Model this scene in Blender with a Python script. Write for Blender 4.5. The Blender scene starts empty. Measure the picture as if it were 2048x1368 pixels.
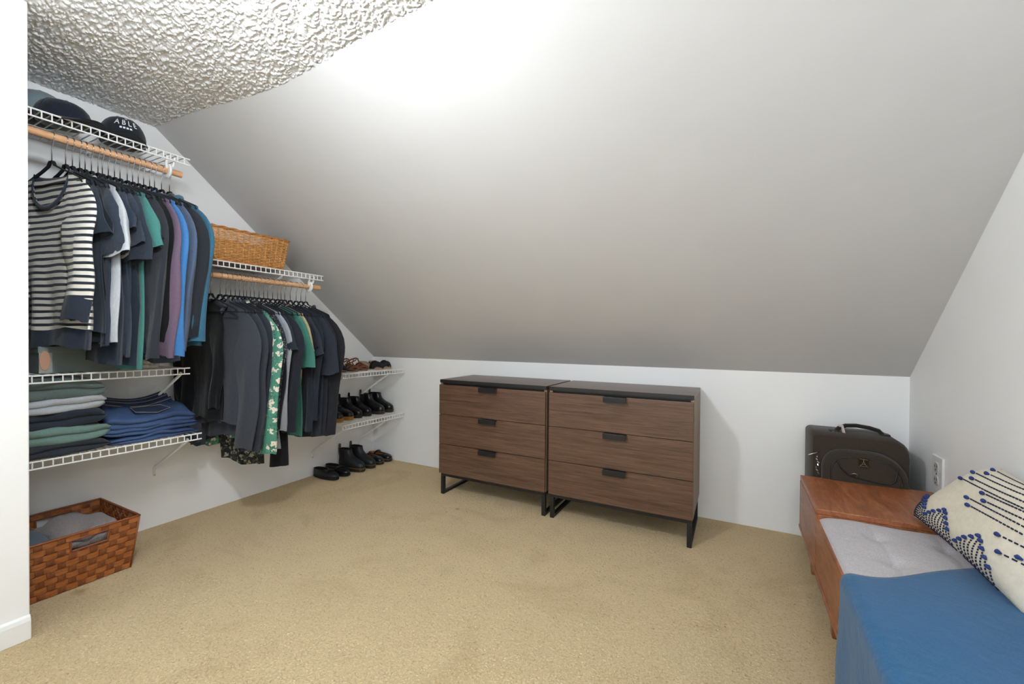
import bpy, bmesh, math, random
from mathutils import Vector, Matrix, noise
random.seed(7)
scene = bpy.context.scene
col = scene.collection
PI = math.pi

# ------------------------------------------------------------------ camera
CAM = Vector((2.913, -2.838, 1.09))
YAW, PIT, ROL, FPX = -0.4845, -0.0103, 0.0078, 850.0
fw = Vector((math.sin(YAW)*math.cos(PIT), math.cos(YAW)*math.cos(PIT), math.sin(PIT)))
rt = Vector((math.cos(YAW), -math.sin(YAW), 0)); up = rt.cross(fw)
r2 = rt*math.cos(ROL) + up*math.sin(ROL); u2 = -rt*math.sin(ROL) + up*math.cos(ROL)
cd = bpy.data.cameras.new('camera'); cam = bpy.data.objects.new('camera', cd); col.objects.link(cam)
cd.sensor_width = 36.0; cd.lens = FPX/2048*36.0; cd.clip_start = 0.02
M = Matrix((r2, u2, -fw)).transposed().to_4x4(); M.translation = CAM
cam.matrix_world = M
scene.camera = cam

# ------------------------------------------------------------------ world, exposure
w = bpy.data.worlds.new('world'); scene.world = w; w.use_nodes = True
w.node_tree.nodes['Background'].inputs[0].default_value = (1, 1, 1, 1)
w.node_tree.nodes['Background'].inputs[1].default_value = 0.05
vs = scene.view_settings
vs.view_transform = 'Standard'; vs.look = 'None'; vs.gamma = 1.0; vs.use_curve_mapping = False
vs.exposure = 0.20
LAMP_COL = (.86, .93, 1.0, 1)
LAMP_MAIN = ((1.86, -2.36), 172.0)     # ceiling lamp above the middle of the room
FILL_LAMP = ((3.22, -2.95), 62.0)  # unseen fill lamp, added near the camera to brighten the closet side
FILL_WINDOW_LIGHT = ((.82, .91, 1.0, 1), 3.0)   # cool glow of the added fill window behind the camera     

# ------------------------------------------------------------------ mesh helpers
class MB:
    def __init__(s): s.v = []; s.f = []
    def add(s, vs_, fs):
        o = len(s.v); s.v += [tuple(p) for p in vs_]; s.f += [tuple(i+o for i in f) for f in fs]; return s
    def box(s, a, b, m=None):
        x0, y0, z0 = a; x1, y1, z1 = b
        vv = [Vector(p) for p in ((x0,y0,z0),(x1,y0,z0),(x1,y1,z0),(x0,y1,z0),(x0,y0,z1),(x1,y0,z1),(x1,y1,z1),(x0,y1,z1))]
        if m: vv = [m @ p for p in vv]
        return s.add(vv, [(0,3,2,1),(4,5,6,7),(0,1,5,4),(1,2,6,5),(2,3,7,6),(3,0,4,7)])
    def loft(s, rings, close=True, cap0=False, cap1=False):
        n = len(rings[0]); o = len(s.v)
        for r in rings: s.v += [tuple(p) for p in r]
        for k in range(len(rings)-1):
            for i in range(n if close else n-1):
                j = (i+1) % n
                s.f.append((o+k*n+i, o+k*n+j, o+(k+1)*n+j, o+(k+1)*n+i))
        if cap0: s.f.append(tuple(o+i for i in reversed(range(n))))
        if cap1: s.f.append(tuple(o+(len(rings)-1)*n+i for i in range(n)))
        return s
    def tube(s, path, r, n=8, caps=True, flat=None):
        path = [Vector(p) for p in path]; rings = []
        ref = None
        for i, p in enumerate(path):
            t = (path[min(i+1, len(path)-1)] - path[max(i-1, 0)]).normalized()
            if ref is None:
                ref = Vector((0,0,1)) if abs(t.z) < .9 else Vector((1,0,0))
            a = ref - t*ref.dot(t)
            if a.length < 1e-6: a = t.orthogonal()
            a.normalize(); ref = a; b = t.cross(a)
            rr = r[i] if isinstance(r, (list, tuple)) else r
            ra, rb = (rr, rr) if flat is None else (rr*flat[0], rr*flat[1])
            rings.append([p + a*ra*math.cos(2*PI*k/n) + b*rb*math.sin(2*PI*k/n) for k in range(n)])
        return s.loft(rings, True, caps, caps)
    def prism(s, pts, d, axis_m=None):
        """polygon pts (2D) extruded along +z by d, placed by axis_m"""
        m = axis_m or Matrix()
        n = len(pts)
        lo = [m @ Vector((x, y, 0)) for x, y in pts]; hi = [m @ Vector((x, y, d)) for x, y in pts]
        return s.add(lo+hi, [tuple(reversed(range(n))), tuple(range(n, 2*n))] + [(i, (i+1) % n, n+(i+1) % n, n+i) for i in range(n)])
    def grid(s, fn, nu, nv):
        o = len(s.v)
        for j in range(nv+1):
            for i in range(nu+1): s.v.append(tuple(fn(i/nu, j/nv)))
        for j in range(nv):
            for i in range(nu):
                a = o+j*(nu+1)+i; s.f.append((a, a+1, a+nu+2, a+nu+1))
        return s
    def mesh(s, name, smooth=False, bevel=0, segs=2, recalc=True, angle=40):
        me = bpy.data.meshes.new(name); me.from_pydata(s.v, [], s.f); me.update()
        bm = bmesh.new(); bm.from_mesh(me)
        if recalc: bmesh.ops.recalc_face_normals(bm, faces=bm.faces)
        if bevel:
            es = [e for e in bm.edges if len(e.link_faces) == 2 and e.calc_face_angle(0) > .5]
            bmesh.ops.bevel(bm, geom=es, offset=bevel, segments=segs, affect='EDGES', profile=.5, clamp_overlap=True)
        bm.to_mesh(me); bm.free()
        if smooth:
            for p in me.polygons: p.use_smooth = True
            if smooth == 'auto':
                me.set_sharp_from_angle(angle=math.radians(angle))
        return me

def link(name, me, mat, parent=None):
    o = bpy.data.objects.new(name, me); col.objects.link(o)
    if mat is not None and len(me.materials) == 0: me.materials.append(mat)
    if parent is not None: o.parent = parent
    return o
def obj(name, mb, mat, parent=None, **k): return link(name, mb.mesh(name, **k), mat, parent)
def thing(name, label, cat, loc=(0,0,0), rz=0, group=None):
    o = bpy.data.objects.new(name, None); col.objects.link(o)
    o.empty_display_size = .05; o.location = loc; o.rotation_euler = (0, 0, rz)
    tag(o, label, cat, group); return o
def tag(o, label, cat, group=None):
    o['label'] = label; o['category'] = cat
    if group: o['group'] = group
    return o
def struct(name, mb, mat, label=None, **k):
    o = obj(name, mb, mat, None, **k); o['kind'] = 'structure'
    if label: o['label'] = label
    return o
def sm(a, b, x):
    t = min(1, max(0, (x-a)/(b-a))); return t*t*(3-2*t)
def lerp(a, b, t): return a+(b-a)*t
def interp(tab, x):
    if x <= tab[0][0]: return tab[0][1]
    for (x0, y0), (x1, y1) in zip(tab, tab[1:]):
        if x <= x1: return lerp(y0, y1, (x-x0)/(x1-x0))
    return tab[-1][1]
def smi(tab, x):
    if x <= tab[0][0]: return tab[0][1]
    for (x0, y0), (x1, y1) in zip(tab, tab[1:]):
        if x <= x1: return lerp(y0, y1, sm(0, 1, (x-x0)/(x1-x0)))
    return tab[-1][1]

# ------------------------------------------------------------------ materials
def lin(c):
    return tuple(((v/255)/12.92 if v/255 <= .04045 else (((v/255)+.055)/1.055)**2.4) for v in c) + (1,)
def newmat(name):
    m = bpy.data.materials.new(name); m.use_nodes = True
    nt = m.node_tree; b = nt.nodes['Principled BSDF']; return m, nt, b
def N(nt, t, **k):
    n = nt.nodes.new(t)
    for a, v in k.items():
        if a.startswith('i_'):
            key = a[2:]; key = int(key) if key.isdigit() else key.replace('_', ' ')
            n.inputs[key].default_value = v
        else: setattr(n, a, v)
    return n
def ramp(nt, stops):
    r = nt.nodes.new('ShaderNodeValToRGB'); e = r.color_ramp.elements
    while len(e) < len(stops): e.new(.5)
    for el, (p, c) in zip(e, stops): el.position = p; el.color = c
    return r
def mat_plain(name, c, rough=.5, metal=0, spec=.5, bump=0, bscale=200, coat=0, var=0):
    m, nt, b = newmat(name)
    b.inputs['Base Color'].default_value = lin(c); b.inputs['Roughness'].default_value = rough
    b.inputs['Metallic'].default_value = metal; b.inputs['Specular IOR Level'].default_value = spec
    if coat: b.inputs['Coat Weight'].default_value = coat; b.inputs['Coat Roughness'].default_value = .1
    if bump or var:
        tc = N(nt, 'ShaderNodeTexCoord'); no = N(nt, 'ShaderNodeTexNoise', i_Scale=bscale, i_Detail=4.0)
        nt.links.new(tc.outputs['Object'], no.inputs['Vector'])
        if bump:
            bu = N(nt, 'ShaderNodeBump', i_Strength=bump, i_Distance=.002)
            nt.links.new(no.outputs['Fac'], bu.inputs['Height']); nt.links.new(bu.outputs[0], b.inputs['Normal'])
        if var:
            n2 = N(nt, 'ShaderNodeTexNoise', i_Scale=bscale*.15, i_Detail=3.0)
            nt.links.new(tc.outputs['Object'], n2.inputs['Vector'])
            l = lin(c); r = ramp(nt, [(.3, tuple(v*(1-var) for v in l[:3])+(1,)), (.7, tuple(min(1, v*(1+var)) for v in l[:3])+(1,))])
            nt.links.new(n2.outputs['Fac'], r.inputs[0]); nt.links.new(r.outputs[0], b.inputs['Base Color'])
    return m
_fab = {}
def fabric(c, rough=.92, sheen=.15, heather=0.10, wb=.35, scale=900):
    key = (c, rough, sheen, heather, wb)
    if key in _fab: return _fab[key]
    m, nt, b = newmat('fabric_%d_%d_%d' % c)
    tc = N(nt, 'ShaderNodeTexCoord')
    n1 = N(nt, 'ShaderNodeTexNoise', i_Scale=260.0, i_Detail=3.0, i_Roughness=.7)
    mp = N(nt, 'ShaderNodeMapping'); mp.inputs['Scale'].default_value = (1, 1, .25)
    nt.links.new(tc.outputs['Object'], mp.inputs[0]); nt.links.new(mp.outputs[0], n1.inputs['Vector'])
    l = lin(c)
    r = ramp(nt, [(.3, tuple(v*(1-heather) for v in l[:3])+(1,)), (.7, tuple(min(1, v*(1+heather)) for v in l[:3])+(1,))])
    nt.links.new(n1.outputs['Fac'], r.inputs[0]); nt.links.new(r.outputs[0], b.inputs['Base Color'])
    n2 = N(nt, 'ShaderNodeTexNoise', i_Scale=scale, i_Detail=2.0)
    n3 = N(nt, 'ShaderNodeTexNoise', i_Scale=28.0, i_Detail=2.0, i_Distortion=.6)
    ad = N(nt, 'ShaderNodeMath', operation='MULTIPLY_ADD'); ad.inputs[1].default_value = 5.0
    for q in (n2, n3): nt.links.new(tc.outputs['Object'], q.inputs['Vector'])
    nt.links.new(n3.outputs['Fac'], ad.inputs[0]); nt.links.new(n2.outputs['Fac'], ad.inputs[2])
    bu = N(nt, 'ShaderNodeBump', i_Strength=wb, i_Distance=.002)
    nt.links.new(ad.outputs[0], bu.inputs['Height']); nt.links.new(bu.outputs[0], b.inputs['Normal'])
    b.inputs['Roughness'].default_value = rough; b.inputs['Specular IOR Level'].default_value = .2
    b.inputs['Sheen Weight'].default_value = sheen; b.inputs['Sheen Roughness'].default_value = .5
    _fab[key] = m; return m
def mat_wood(name, c_dark, c_mid, c_light, scale=(1.2, 14, 30), rough=.45, bump=.1, band=1.0):
    m, nt, b = newmat(name)
    tc = N(nt, 'ShaderNodeTexCoord'); mp = N(nt, 'ShaderNodeMapping'); mp.inputs['Scale'].default_value = scale
    nt.links.new(tc.outputs['Object'], mp.inputs[0])
    n1 = N(nt, 'ShaderNodeTexNoise', i_Scale=3.0*band, i_Detail=8.0, i_Roughness=.65, i_Distortion=.8)
    n2 = N(nt, 'ShaderNodeTexNoise', i_Scale=14.0*band, i_Detail=4.0, i_Roughness=.6)
    mx = N(nt, 'ShaderNodeMath', operation='MULTIPLY_ADD'); mx.inputs[1].default_value = .35
    sb = N(nt, 'ShaderNodeMath', operation='MULTIPLY'); sb.inputs[1].default_value = .68
    for q in (n1, n2): nt.links.new(mp.outputs[0], q.inputs['Vector'])
    nt.links.new(n1.outputs['Fac'], sb.inputs[0]); nt.links.new(n2.outputs['Fac'], mx.inputs[0]); nt.links.new(sb.outputs[0], mx.inputs[2])
    r = ramp(nt, [(.36, lin(c_dark)), (.52, lin(c_mid)), (.68, lin(c_light))])
    nt.links.new(mx.outputs[0], r.inputs[0]); nt.links.new(r.outputs[0], b.inputs['Base Color'])
    bu = N(nt, 'ShaderNodeBump', i_Strength=bump, i_Distance=.001)
    nt.links.new(mx.outputs[0], bu.inputs['Height']); nt.links.new(bu.outputs[0], b.inputs['Normal'])
    b.inputs['Roughness'].default_value = rough
    return m
def mat_wall(name, c, patches=False):
    m, nt, b = newmat(name)
    tc = N(nt, 'ShaderNodeTexCoord')
    n1 = N(nt, 'ShaderNodeTexNoise', i_Scale=160.0, i_Detail=3.0); n2 = N(nt, 'ShaderNodeTexNoise', i_Scale=3.0, i_Detail=3.0)
    for q in (n1, n2): nt.links.new(tc.outputs['Object'], q.inputs['Vector'])
    l = lin(c)
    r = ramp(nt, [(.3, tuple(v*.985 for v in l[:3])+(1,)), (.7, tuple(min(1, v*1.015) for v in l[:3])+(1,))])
    nt.links.new(n2.outputs['Fac'], r.inputs[0])
    out = r.outputs[0]
    if patches:   # small scuffs and filler spots in the paint
        vo = N(nt, 'ShaderNodeTexNoise', i_Scale=2.6, i_Detail=2.0, i_Distortion=1.2)
        nt.links.new(tc.outputs['Object'], vo.inputs['Vector'])
        rr = ramp(nt, [(.70, (0,0,0,1)), (.78, (.5,.5,.5,1))]); nt.links.new(vo.outputs['Fac'], rr.inputs[0])
        mx = N(nt, 'ShaderNodeMix', data_type='RGBA'); nt.links.new(rr.outputs[0], mx.inputs[0])
        nt.links.new(out, mx.inputs[6]); mx.inputs[7].default_value = tuple(min(1, v*1.06) for v in l[:3])+(1,)
        out = mx.outputs[2]
    nt.links.new(out, b.inputs['Base Color'])
    bu = N(nt, 'ShaderNodeBump', i_Strength=.06, i_Distance=.001)
    ad = N(nt, 'ShaderNodeMath', operation='MULTIPLY_ADD'); ad.inputs[1].default_value = 14.0
    nt.links.new(n2.outputs['Fac'], ad.inputs[0]); nt.links.new(n1.outputs['Fac'], ad.inputs[2])
    nt.links.new(ad.outputs[0], bu.inputs['Height']); nt.links.new(bu.outputs[0], b.inputs['Normal'])
    b.inputs['Roughness'].default_value = .55; b.inputs['Specular IOR Level'].default_value = .3
    return m
def mat_ceiling():
    m, nt, b = newmat('knockdown_ceiling_paint')
    tc = N(nt, 'ShaderNodeTexCoord')
    b.inputs['Base Color'].default_value = lin((240, 239, 237)); b.inputs['Roughness'].default_value = .7
    n1 = N(nt, 'ShaderNodeTexNoise', i_Scale=150.0, i_Detail=4.0, i_Roughness=.6, i_Distortion=.5)
    nt.links.new(tc.outputs['Object'], n1.inputs['Vector'])
    r = ramp(nt, [(.42, (0,0,0,1)), (.62, (1,1,1,1))]); nt.links.new(n1.outputs['Fac'], r.inputs[0])
    bu = N(nt, 'ShaderNodeBump', i_Strength=.35, i_Distance=.006)
    nt.links.new(r.outputs[0], bu.inputs['Height']); nt.links.new(bu.outputs[0], b.inputs['Normal'])
    return m
def mat_carpet():
    m, nt, b = newmat('beige_carpet')
    tc = N(nt, 'ShaderNodeTexCoord')
    n1 = N(nt, 'ShaderNodeTexNoise', i_Scale=125.0, i_Detail=4.0, i_Roughness=.75, i_Distortion=.8)
    n2 = N(nt, 'ShaderNodeTexNoise', i_Scale=2.2, i_Detail=4.0, i_Distortion=1.5)
    n3 = N(nt, 'ShaderNodeTexNoise', i_Scale=60.0, i_Detail=3.0)
    for q in (n1, n2, n3): nt.links.new(tc.outputs['Object'], q.inputs['Vector'])
    r1 = ramp(nt, [(.33, lin((190, 158, 106))), (.44, lin((243, 212, 160))), (.75, lin((252, 230, 184)))])
    nt.links.new(n1.outputs['Fac'], r1.inputs[0])
    r2_ = ramp(nt, [(.35, (.90, .885, .86, 1)), (.5, (.98, .98, .98, 1)), (.68, (1.0, 1.0, 1.0, 1))])
    nt.links.new(n2.outputs['Fac'], r2_.inputs[0])
    mx = N(nt, 'ShaderNodeMix', data_type='RGBA', blend_type='MULTIPLY'); mx.inputs[0].default_value = 1
    nt.links.new(r1.outputs[0], mx.inputs[6]); nt.links.new(r2_.outputs[0], mx.inputs[7])
    # old yellowish stain beside the basket and a dark smudge before the dresser
    out = mx.outputs[2]
    for cen, rad, cc in (((.47, -2.10, 0), .075, (176, 140, 70)), ((1.36, -.62, 0), .03, (120, 98, 70)), ((1.33, -.69, 0), .022, (130, 105, 76))):
        gm = N(nt, 'ShaderNodeVectorMath', operation='DISTANCE'); gm.inputs[1].default_value = cen
        ns = N(nt, 'ShaderNodeTexNoise', i_Scale=22.0, i_Detail=3.0); nt.links.new(tc.outputs['Object'], ns.inputs['Vector'])
        nt.links.new(tc.outputs['Object'], gm.inputs[0])
        a = N(nt, 'ShaderNodeMath', operation='MULTIPLY_ADD'); a.inputs[1].default_value = -1/rad
        nt.links.new(gm.outputs['Value'], a.inputs[0]); nt.links.new(ns.outputs['Fac'], a.inputs[2])
        rr = ramp(nt, [(.0, (0,0,0,1)), (.45, (.6,.6,.6,1))]); nt.links.new(a.outputs[0], rr.inputs[0])
        m2 = N(nt, 'ShaderNodeMix', data_type='RGBA'); nt.links.new(rr.outputs[0], m2.inputs[0])
        nt.links.new(out, m2.inputs[6]); m2.inputs[7].default_value = lin(cc); out = m2.outputs[2]
    nt.links.new(out, b.inputs['Base Color'])
    ad = N(nt, 'ShaderNodeMath', operation='MULTIPLY_ADD'); ad.inputs[1].default_value = .7
    nt.links.new(n3.outputs['Fac'], ad.inputs[0]); nt.links.new(n1.outputs['Fac'], ad.inputs[2])
    bu = N(nt, 'ShaderNodeBump', i_Strength=1.0, i_Distance=.012)
    nt.links.new(ad.outputs[0], bu.inputs['Height']); nt.links.new(bu.outputs[0], b.inputs['Normal'])
    b.inputs['Roughness'].default_value = 1.0; b.inputs['Specular IOR Level'].default_value = .1
    b.inputs['Sheen Weight'].default_value = .15
    return m
WALL = mat_wall('white_wall_paint', (241, 240, 238))
SLOPE_SHADED = mat_wall('sloped_ceiling_shaded_paint', (202, 200, 198), True)  # ceiling white darkened: shade of the grazing lamplight put into the colour
TRIM = mat_plain('white_trim_paint', (236, 235, 232), .35)
WIRE = mat_plain('white_vinyl_wire', (238, 237, 233), .35)
CHROME = mat_plain('chrome', (205, 205, 208), .18, 1)
BLACKMETAL = mat_plain('black_metal', (22, 22, 23), .45)
HANDLE = mat_plain('anthracite_handle', (38, 38, 41), .35, .4)
FLOCK = mat_plain('black_flocking', (17, 19, 24), .95, bump=.3, bscale=900)
# ------------------------------------------------------------------ room shell
H, KN, DS, W = 2.268, .907, 1.654, 3.695
YF = -4.7
STX, STY = .682, -2.299
fl = MB(); fl.add([(-.12, .12, 0), (-.12, YF, 0), (W+.12, YF, 0), (W+.12, .12, 0), (-.12, .12, -.1), (-.12, YF, -.1), (W+.12, YF, -.1), (W+.12, .12, -.1)],
       [(0,1,2,3), (7,6,5,4), (0,4,5,1), (1,5,6,2), (2,6,7,3), (3,7,4,0)])
struct('floor', fl, mat_carpet(), 'beige wall to wall cut pile carpet')
struct('wall_left', MB().prism([(.12, 0), (.12, KN+.1), (-DS, H+.1), (YF, H+.1), (YF, 0)], .12,
       Matrix(((0,0,-1,0), (1,0,0,0), (0,1,0,0), (0,0,0,1)))), WALL, 'white closet wall carrying the wire shelves')
struct('wall_back', MB().box((-.12, 0, 0), (W+.12, .12, KN+.09)), WALL, 'low white knee wall behind the dressers')
struct('wall_right', MB().prism([(.12, 0), (.12, KN+.1), (-DS, H+.1), (YF, H+.1), (YF, 0)], .12,
       Matrix(((0,0,1,W), (1,0,0,0), (0,1,0,0), (0,0,0,1)))), WALL, 'white gable wall beside the bench')
struct('wall_front', MB().box((-.12, YF-.12, 0), (W+.12, YF, H+.1)), WALL, 'white wall behind the camera')
sl = MB()
dy, dz = -DS, H-KN; ln = math.hypot(dy, dz); nx = Vector((0, dz/ln, -dy/ln))*.12
e = .12
p0 = Vector((0, -dy/ln*0, KN)); 
a0 = Vector((-.12, 0, KN)) ; a1 = Vector((-.12, -DS, H)); b0 = Vector((W+.12, 0, KN)); b1 = Vector((W+.12, -DS, H))
d_ = (a1-a0).normalized()*.10
a1 = a1+d_; b1 = b1+d_
sl.add([a0, a1, b1, b0, a0+nx, a1+nx, b1+nx, b0+nx], [(0,1,2,3), (7,6,5,4), (0,4,5,1), (1,5,6,2), (2,6,7,3), (3,7,4,0)])
struct('ceiling_slope', sl, SLOPE_SHADED, 'wide white sloped ceiling above the dressers')
def sag(x, y): return .030*math.exp(-((x-1.05)/.5)**2)*math.exp(-((y+DS)/.35)**2)
def knock(x, y):   # blobs of knockdown plaster
    n1 = noise.noise((x*62+2.1*noise.noise((x*14, y*14, 4)), y*100, .3)); n2 = noise.noise((x*150, y*190, 7.7))
    return .0085*sm(-.15, .45, n1+.5*n2)
def ceil_fine(u, v):
    x = lerp(-.02, 2.30, u); y = lerp(-DS+.10, -2.80, v)
    return (x, y, H-.0005-sag(x, y)-knock(x, y))
def ceil_pt(u, v):
    x = lerp(-.12, W+.12, u); y = lerp(-DS+.22, YF, v)
    return (x, y, H-sag(x, y))
ce = MB().grid(ceil_pt, 60, 40); ce.grid(ceil_fine, 640, 330)
struct('ceiling', ce, mat_ceiling(), 'flat white ceiling with knockdown plaster texture', recalc=False, smooth=True)
struct('wall_closet', MB().box((STX-.115, YF, 0), (STX, STY, H+.05)), WALL, 'white stub wall ending beside the closet', bevel=.004)
bb = MB().prism([(0, 0), (.014, 0), (.014, .066), (.010, .080), (.004, .086), (0, .086)], abs(YF-STY)+.0,
        Matrix(((1,0,0,STX), (0,0,1,YF), (0,1,0,0), (0,0,0,1))))
struct('baseboard_left', bb, TRIM, 'white baseboard on the stub wall', bevel=.003)
# ------------------------------------------------------------------ fill window added behind the camera
def window(x0, x1, z0, z1):  # unseen, its glowing panes are added as soft frontal fill
    f = MB(); q = .05; y0, y1 = YF-.02, YF+.02
    f.box((x0-q, y0, z0-q), (x1+q, y1, z0)); f.box((x0-q, y0, z1), (x1+q, y1, z1+q)); f.box((x0-q, y0, z0), (x0, y1, z1)); f.box((x1, y0, z0), (x1+q, y1, z1))
    xm = (x0+x1)/2; f.box((xm-.018, y0, z0), (xm+.018, y1, z1))
    fr_ = struct('fill_window', f, TRIM, 'white framed window added behind the camera for fill light')
    mw, nt, b = newmat('fill_light_pane'); b.inputs['Base Color'].default_value = (.8, .9, 1, 1); b.inputs['Emission Color'].default_value = FILL_WINDOW_LIGHT[0]; b.inputs['Emission Strength'].default_value = FILL_WINDOW_LIGHT[1]
    for a, b_ in ((x0, xm-.018), (xm+.018, x1)): obj('pane', MB().box((a, YF+.001, z0), (b_, YF+.006, z1)), mw, fr_)
window(1.75, 3.5, .85, 2.0)
# ------------------------------------------------------------------ ceiling lamp and added fill lamp
def ceiling_lamp(xy, power, label):
    t = thing('ceiling_lamp', label, 'lamp', (xy[0], xy[1], H))
    def turn(prof, n=32): return [[(r*math.cos(2*PI*k/n), r*math.sin(2*PI*k/n), z) for k in range(n)] for r, z in prof]
    obj('canopy', MB().loft(turn(((.02, 0), (.075, 0), (.075, -.008), (.05, -.024), (.012, -.03))), True, True, True), TRIM, t, smooth='auto')
    obj('stem', MB().loft(turn(((.010, -.028), (.010, -.122), (.04, -.126), (.04, -.132))), True, True, True), TRIM, t, smooth='auto')
    ml, nt, b = newmat('lamp_glass'); b.inputs['Base Color'].default_value = (1, 1, 1, 1)
    b.inputs['Emission Color'].default_value = LAMP_COL; b.inputs['Emission Strength'].default_value = power
    gl = [(max(.012, .085*math.sin(a)), -.210-.085*math.cos(a)*-1) for a in [.02+k*(PI-.04)/14 for k in range(15)]]
    obj('glass_globe', MB().loft(turn(gl, 24), True, True, True), ml, t, smooth=True)
ceiling_lamp(*LAMP_MAIN, 'small ceiling lamp with opal globe above the dressers')
ceiling_lamp(*FILL_LAMP, 'added fill lamp with opal globe behind the camera')
# ------------------------------------------------------------------ dressers
WALNUT = mat_wood('dark_walnut_veneer', (62, 43, 32), (92, 67, 52), (114, 86, 68), (1.0, 10, 26), .34)
WALNUT_LIT = mat_wood('walnut_side_lit', (104, 84, 64), (134, 110, 86), (152, 128, 102), (8, 8, 1.2), .5)  # same walnut lightened: light falling on the side panels put into the colour
BLKEDGE = mat_plain('black_edging', (24, 22, 21), .5)
def dresser(x0, x1, label, group):
    yf, yb, zt, zb = -.455, -.035, .797, .150
    t = thing('dresser', label, 'dresser', ((x0+x1)/2, (yf+yb)/2, 0), 0, group)
    hw, hd = (x1-x0)/2, (yb-yf)/2
    for s in (-1, 1):
        obj('side_panel', MB().box((s*hw-(.018 if s > 0 else 0), -hd+.001, zb), (s*hw+(.018 if s < 0 else 0), hd, zt-.024)), WALNUT_LIT, t, bevel=.001)
    obj('back_panel', MB().box((-hw+.018, hd-.008, zb), (hw-.018, hd, zt-.024)), WALNUT_LIT, t)
    obj('bottom_panel', MB().box((-hw+.018, -hd+.025, zb), (hw-.018, hd-.008, zb+.016)), BLKEDGE, t)
    tp = obj('top_panel', MB().box((-hw, -hd-.004, zt-.022), (hw, hd, zt)), WALNUT, t, bevel=.0012)
    obj('front_edging', MB().box((-hw+.0005, -hd-.0065, zt-.0215), (hw-.0005, -hd-.0035, zt-.0008)), BLKEDGE, tp)
    obj('front_gap', MB().box((-hw+.018, -hd+.014, zt-.034), (hw-.018, -hd+.03, zt-.022)), BLKEDGE, t)
    ztop = zt-.031; dh = (ztop-zb-.001)/3
    for k in range(3):
        z0 = zb+.001+k*dh; z1 = z0+dh-.0035
        d = obj('drawer', MB().box((-hw+.002, -hd-.016, z0), (hw-.002, -hd, z1)), WALNUT, t, bevel=.001)
        obj('drawer_box', MB().box((-hw+.03, -hd, z0+.02), (hw-.03, hd-.05, z1-.03)), BLKEDGE, d)
        h = MB().box((-.066, -hd-.0425, z1-.004), (.062, -hd-.012, z1)); h.box((-.066, -hd-.0425, z1-.030), (.062, -hd-.0395, z1-.003))
        obj('handle', h, HANDLE, d, bevel=.0008)
    q = .024
    fr = MB().box((-hw+.006, -hd+.002, zb-q), (hw-.006, -hd+.002+q, zb)); fr.box((-hw+.006, hd-q-.01, zb-q), (hw-.006, hd-.01, zb))
    obj('base_rail', fr, BLACKMETAL, t, bevel=.002)
    for s in (-1, 1):
        xa = -hw+.006 if s < 0 else hw-.006-q
        g = MB().box((xa, -hd+.002, 0), (xa+q, -hd+.002+q, zb-q)); g.box((xa, hd-q-.01, 0), (xa+q, hd-.01, zb-q))
        g.box((xa, -hd+.002+q, 0), (xa+q, hd-q-.01, .018)); g.box((xa, -hd+.002+q, zb-q), (xa+q, hd-q-.01, zb-.001))
        obj('sled_leg', g, BLACKMETAL, t, bevel=.0015)
dresser(1.100, 1.900, 'dark walnut three drawer dresser on black sled legs, nearer the shoe shelves', 'pair of dressers')
dresser(1.920, 2.728, 'dark walnut three drawer dresser on black sled legs, nearer the bench', 'pair of dressers')

# ------------------------------------------------------------------ wire shelves
def wire_shelf(label, y0, y1, z, xf, braces, group, holders=(), end_brace=None):
    """deck top at z, front edge at xf, lip hangs down .028"""
    t = thing('wire_shelf', label, 'shelf', (0, (y0+y1)/2, z), 0, group)
    ya, yb = y0-(y0+y1)/2, y1-(y0+y1)/2; r = .0026; L = .030
    st = .0300
    obj('front_rail', MB().tube([(xf, ya, 0), (xf, yb, 0)], .0036, 8), WIRE, t, smooth='auto')
    obj('lip_rail', MB().tube([(xf, ya, -L), (xf, yb, -L)], .0036, 8), WIRE, t, smooth='auto')
    obj('back_rail', MB().tube([(.008, ya, -.004), (.008, yb, -.004)], .0030, 6), WIRE, t, smooth='auto')
    obj('middle_rail', MB().tube([(xf*.5, ya, -.006), (xf*.5, yb, -.006)], .0030, 6), WIRE, t, smooth='auto')
    dk = MB(); n = int((yb-ya)/st)
    for k in range(n+1):
        y = min(yb, ya + k*st)
        dk.tube([(.006, y, 0), (xf-.004, y, .0005), (xf+.0005, y, -.002), (xf+.001, y, -L)], r, 5)
    d = obj('deck_wires', dk, WIRE, t, smooth='auto'); d['kind'] = 'stuff'
    for by, zr in braces:
        b = by-(y0+y1)/2
        m = MB()
        xt = xf-.022
        m.tube([(xt, b, -.024), (xt-.006, b, -.034), (.016, b, zr-z+.03), (.004, b, zr-z+.012), (.003, b, zr-z-.022)], .0085, 6, flat=(1, .7))
        br = obj('brace', m, WIRE, t, smooth='auto')
        obj('screw', MB().tube([(.002, b, zr-z-.018), (.0125, b, zr-z-.018)], .0045, 8), CHROME, br)
    for k in range(1, max(2, int((yb-ya)/.28))+1):
        y = ya + (yb-ya)*k/(max(2, int((yb-ya)/.28))+1)
        obj('wall_clip', MB().box((0.0005, y-.006, -.016), (.014, y+.006, .005)), WIRE, t, bevel=.002)
    for hy in holders:   # plastic hook that carries the hanging rod
        h = hy-(y0+y1)/2; m = MB()
        m.tube([(xf-.006, h-.016, -.012), (xf-.02, h-.016, -.05), (RODX+.004, h-.004, -.075)], .0062, 6)
        m.tube([(xf-.006, h+.016, -.012), (xf-.02, h+.016, -.05), (RODX+.004, h+.004, -.075)], .0062, 6)
        hz = RODDZ
        arc = [(RODX+.026*math.cos(a), h, hz+.026*math.sin(a)) for a in [PI*.45-k*PI*1.5/14 for k in range(15)]]
        m.tube([(RODX+.004, h, -.07)]+arc, .0075, 8, flat=(1.7, 1))
        obj('rod_hook', m, WIRE, t, smooth='auto')
    return t
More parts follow.
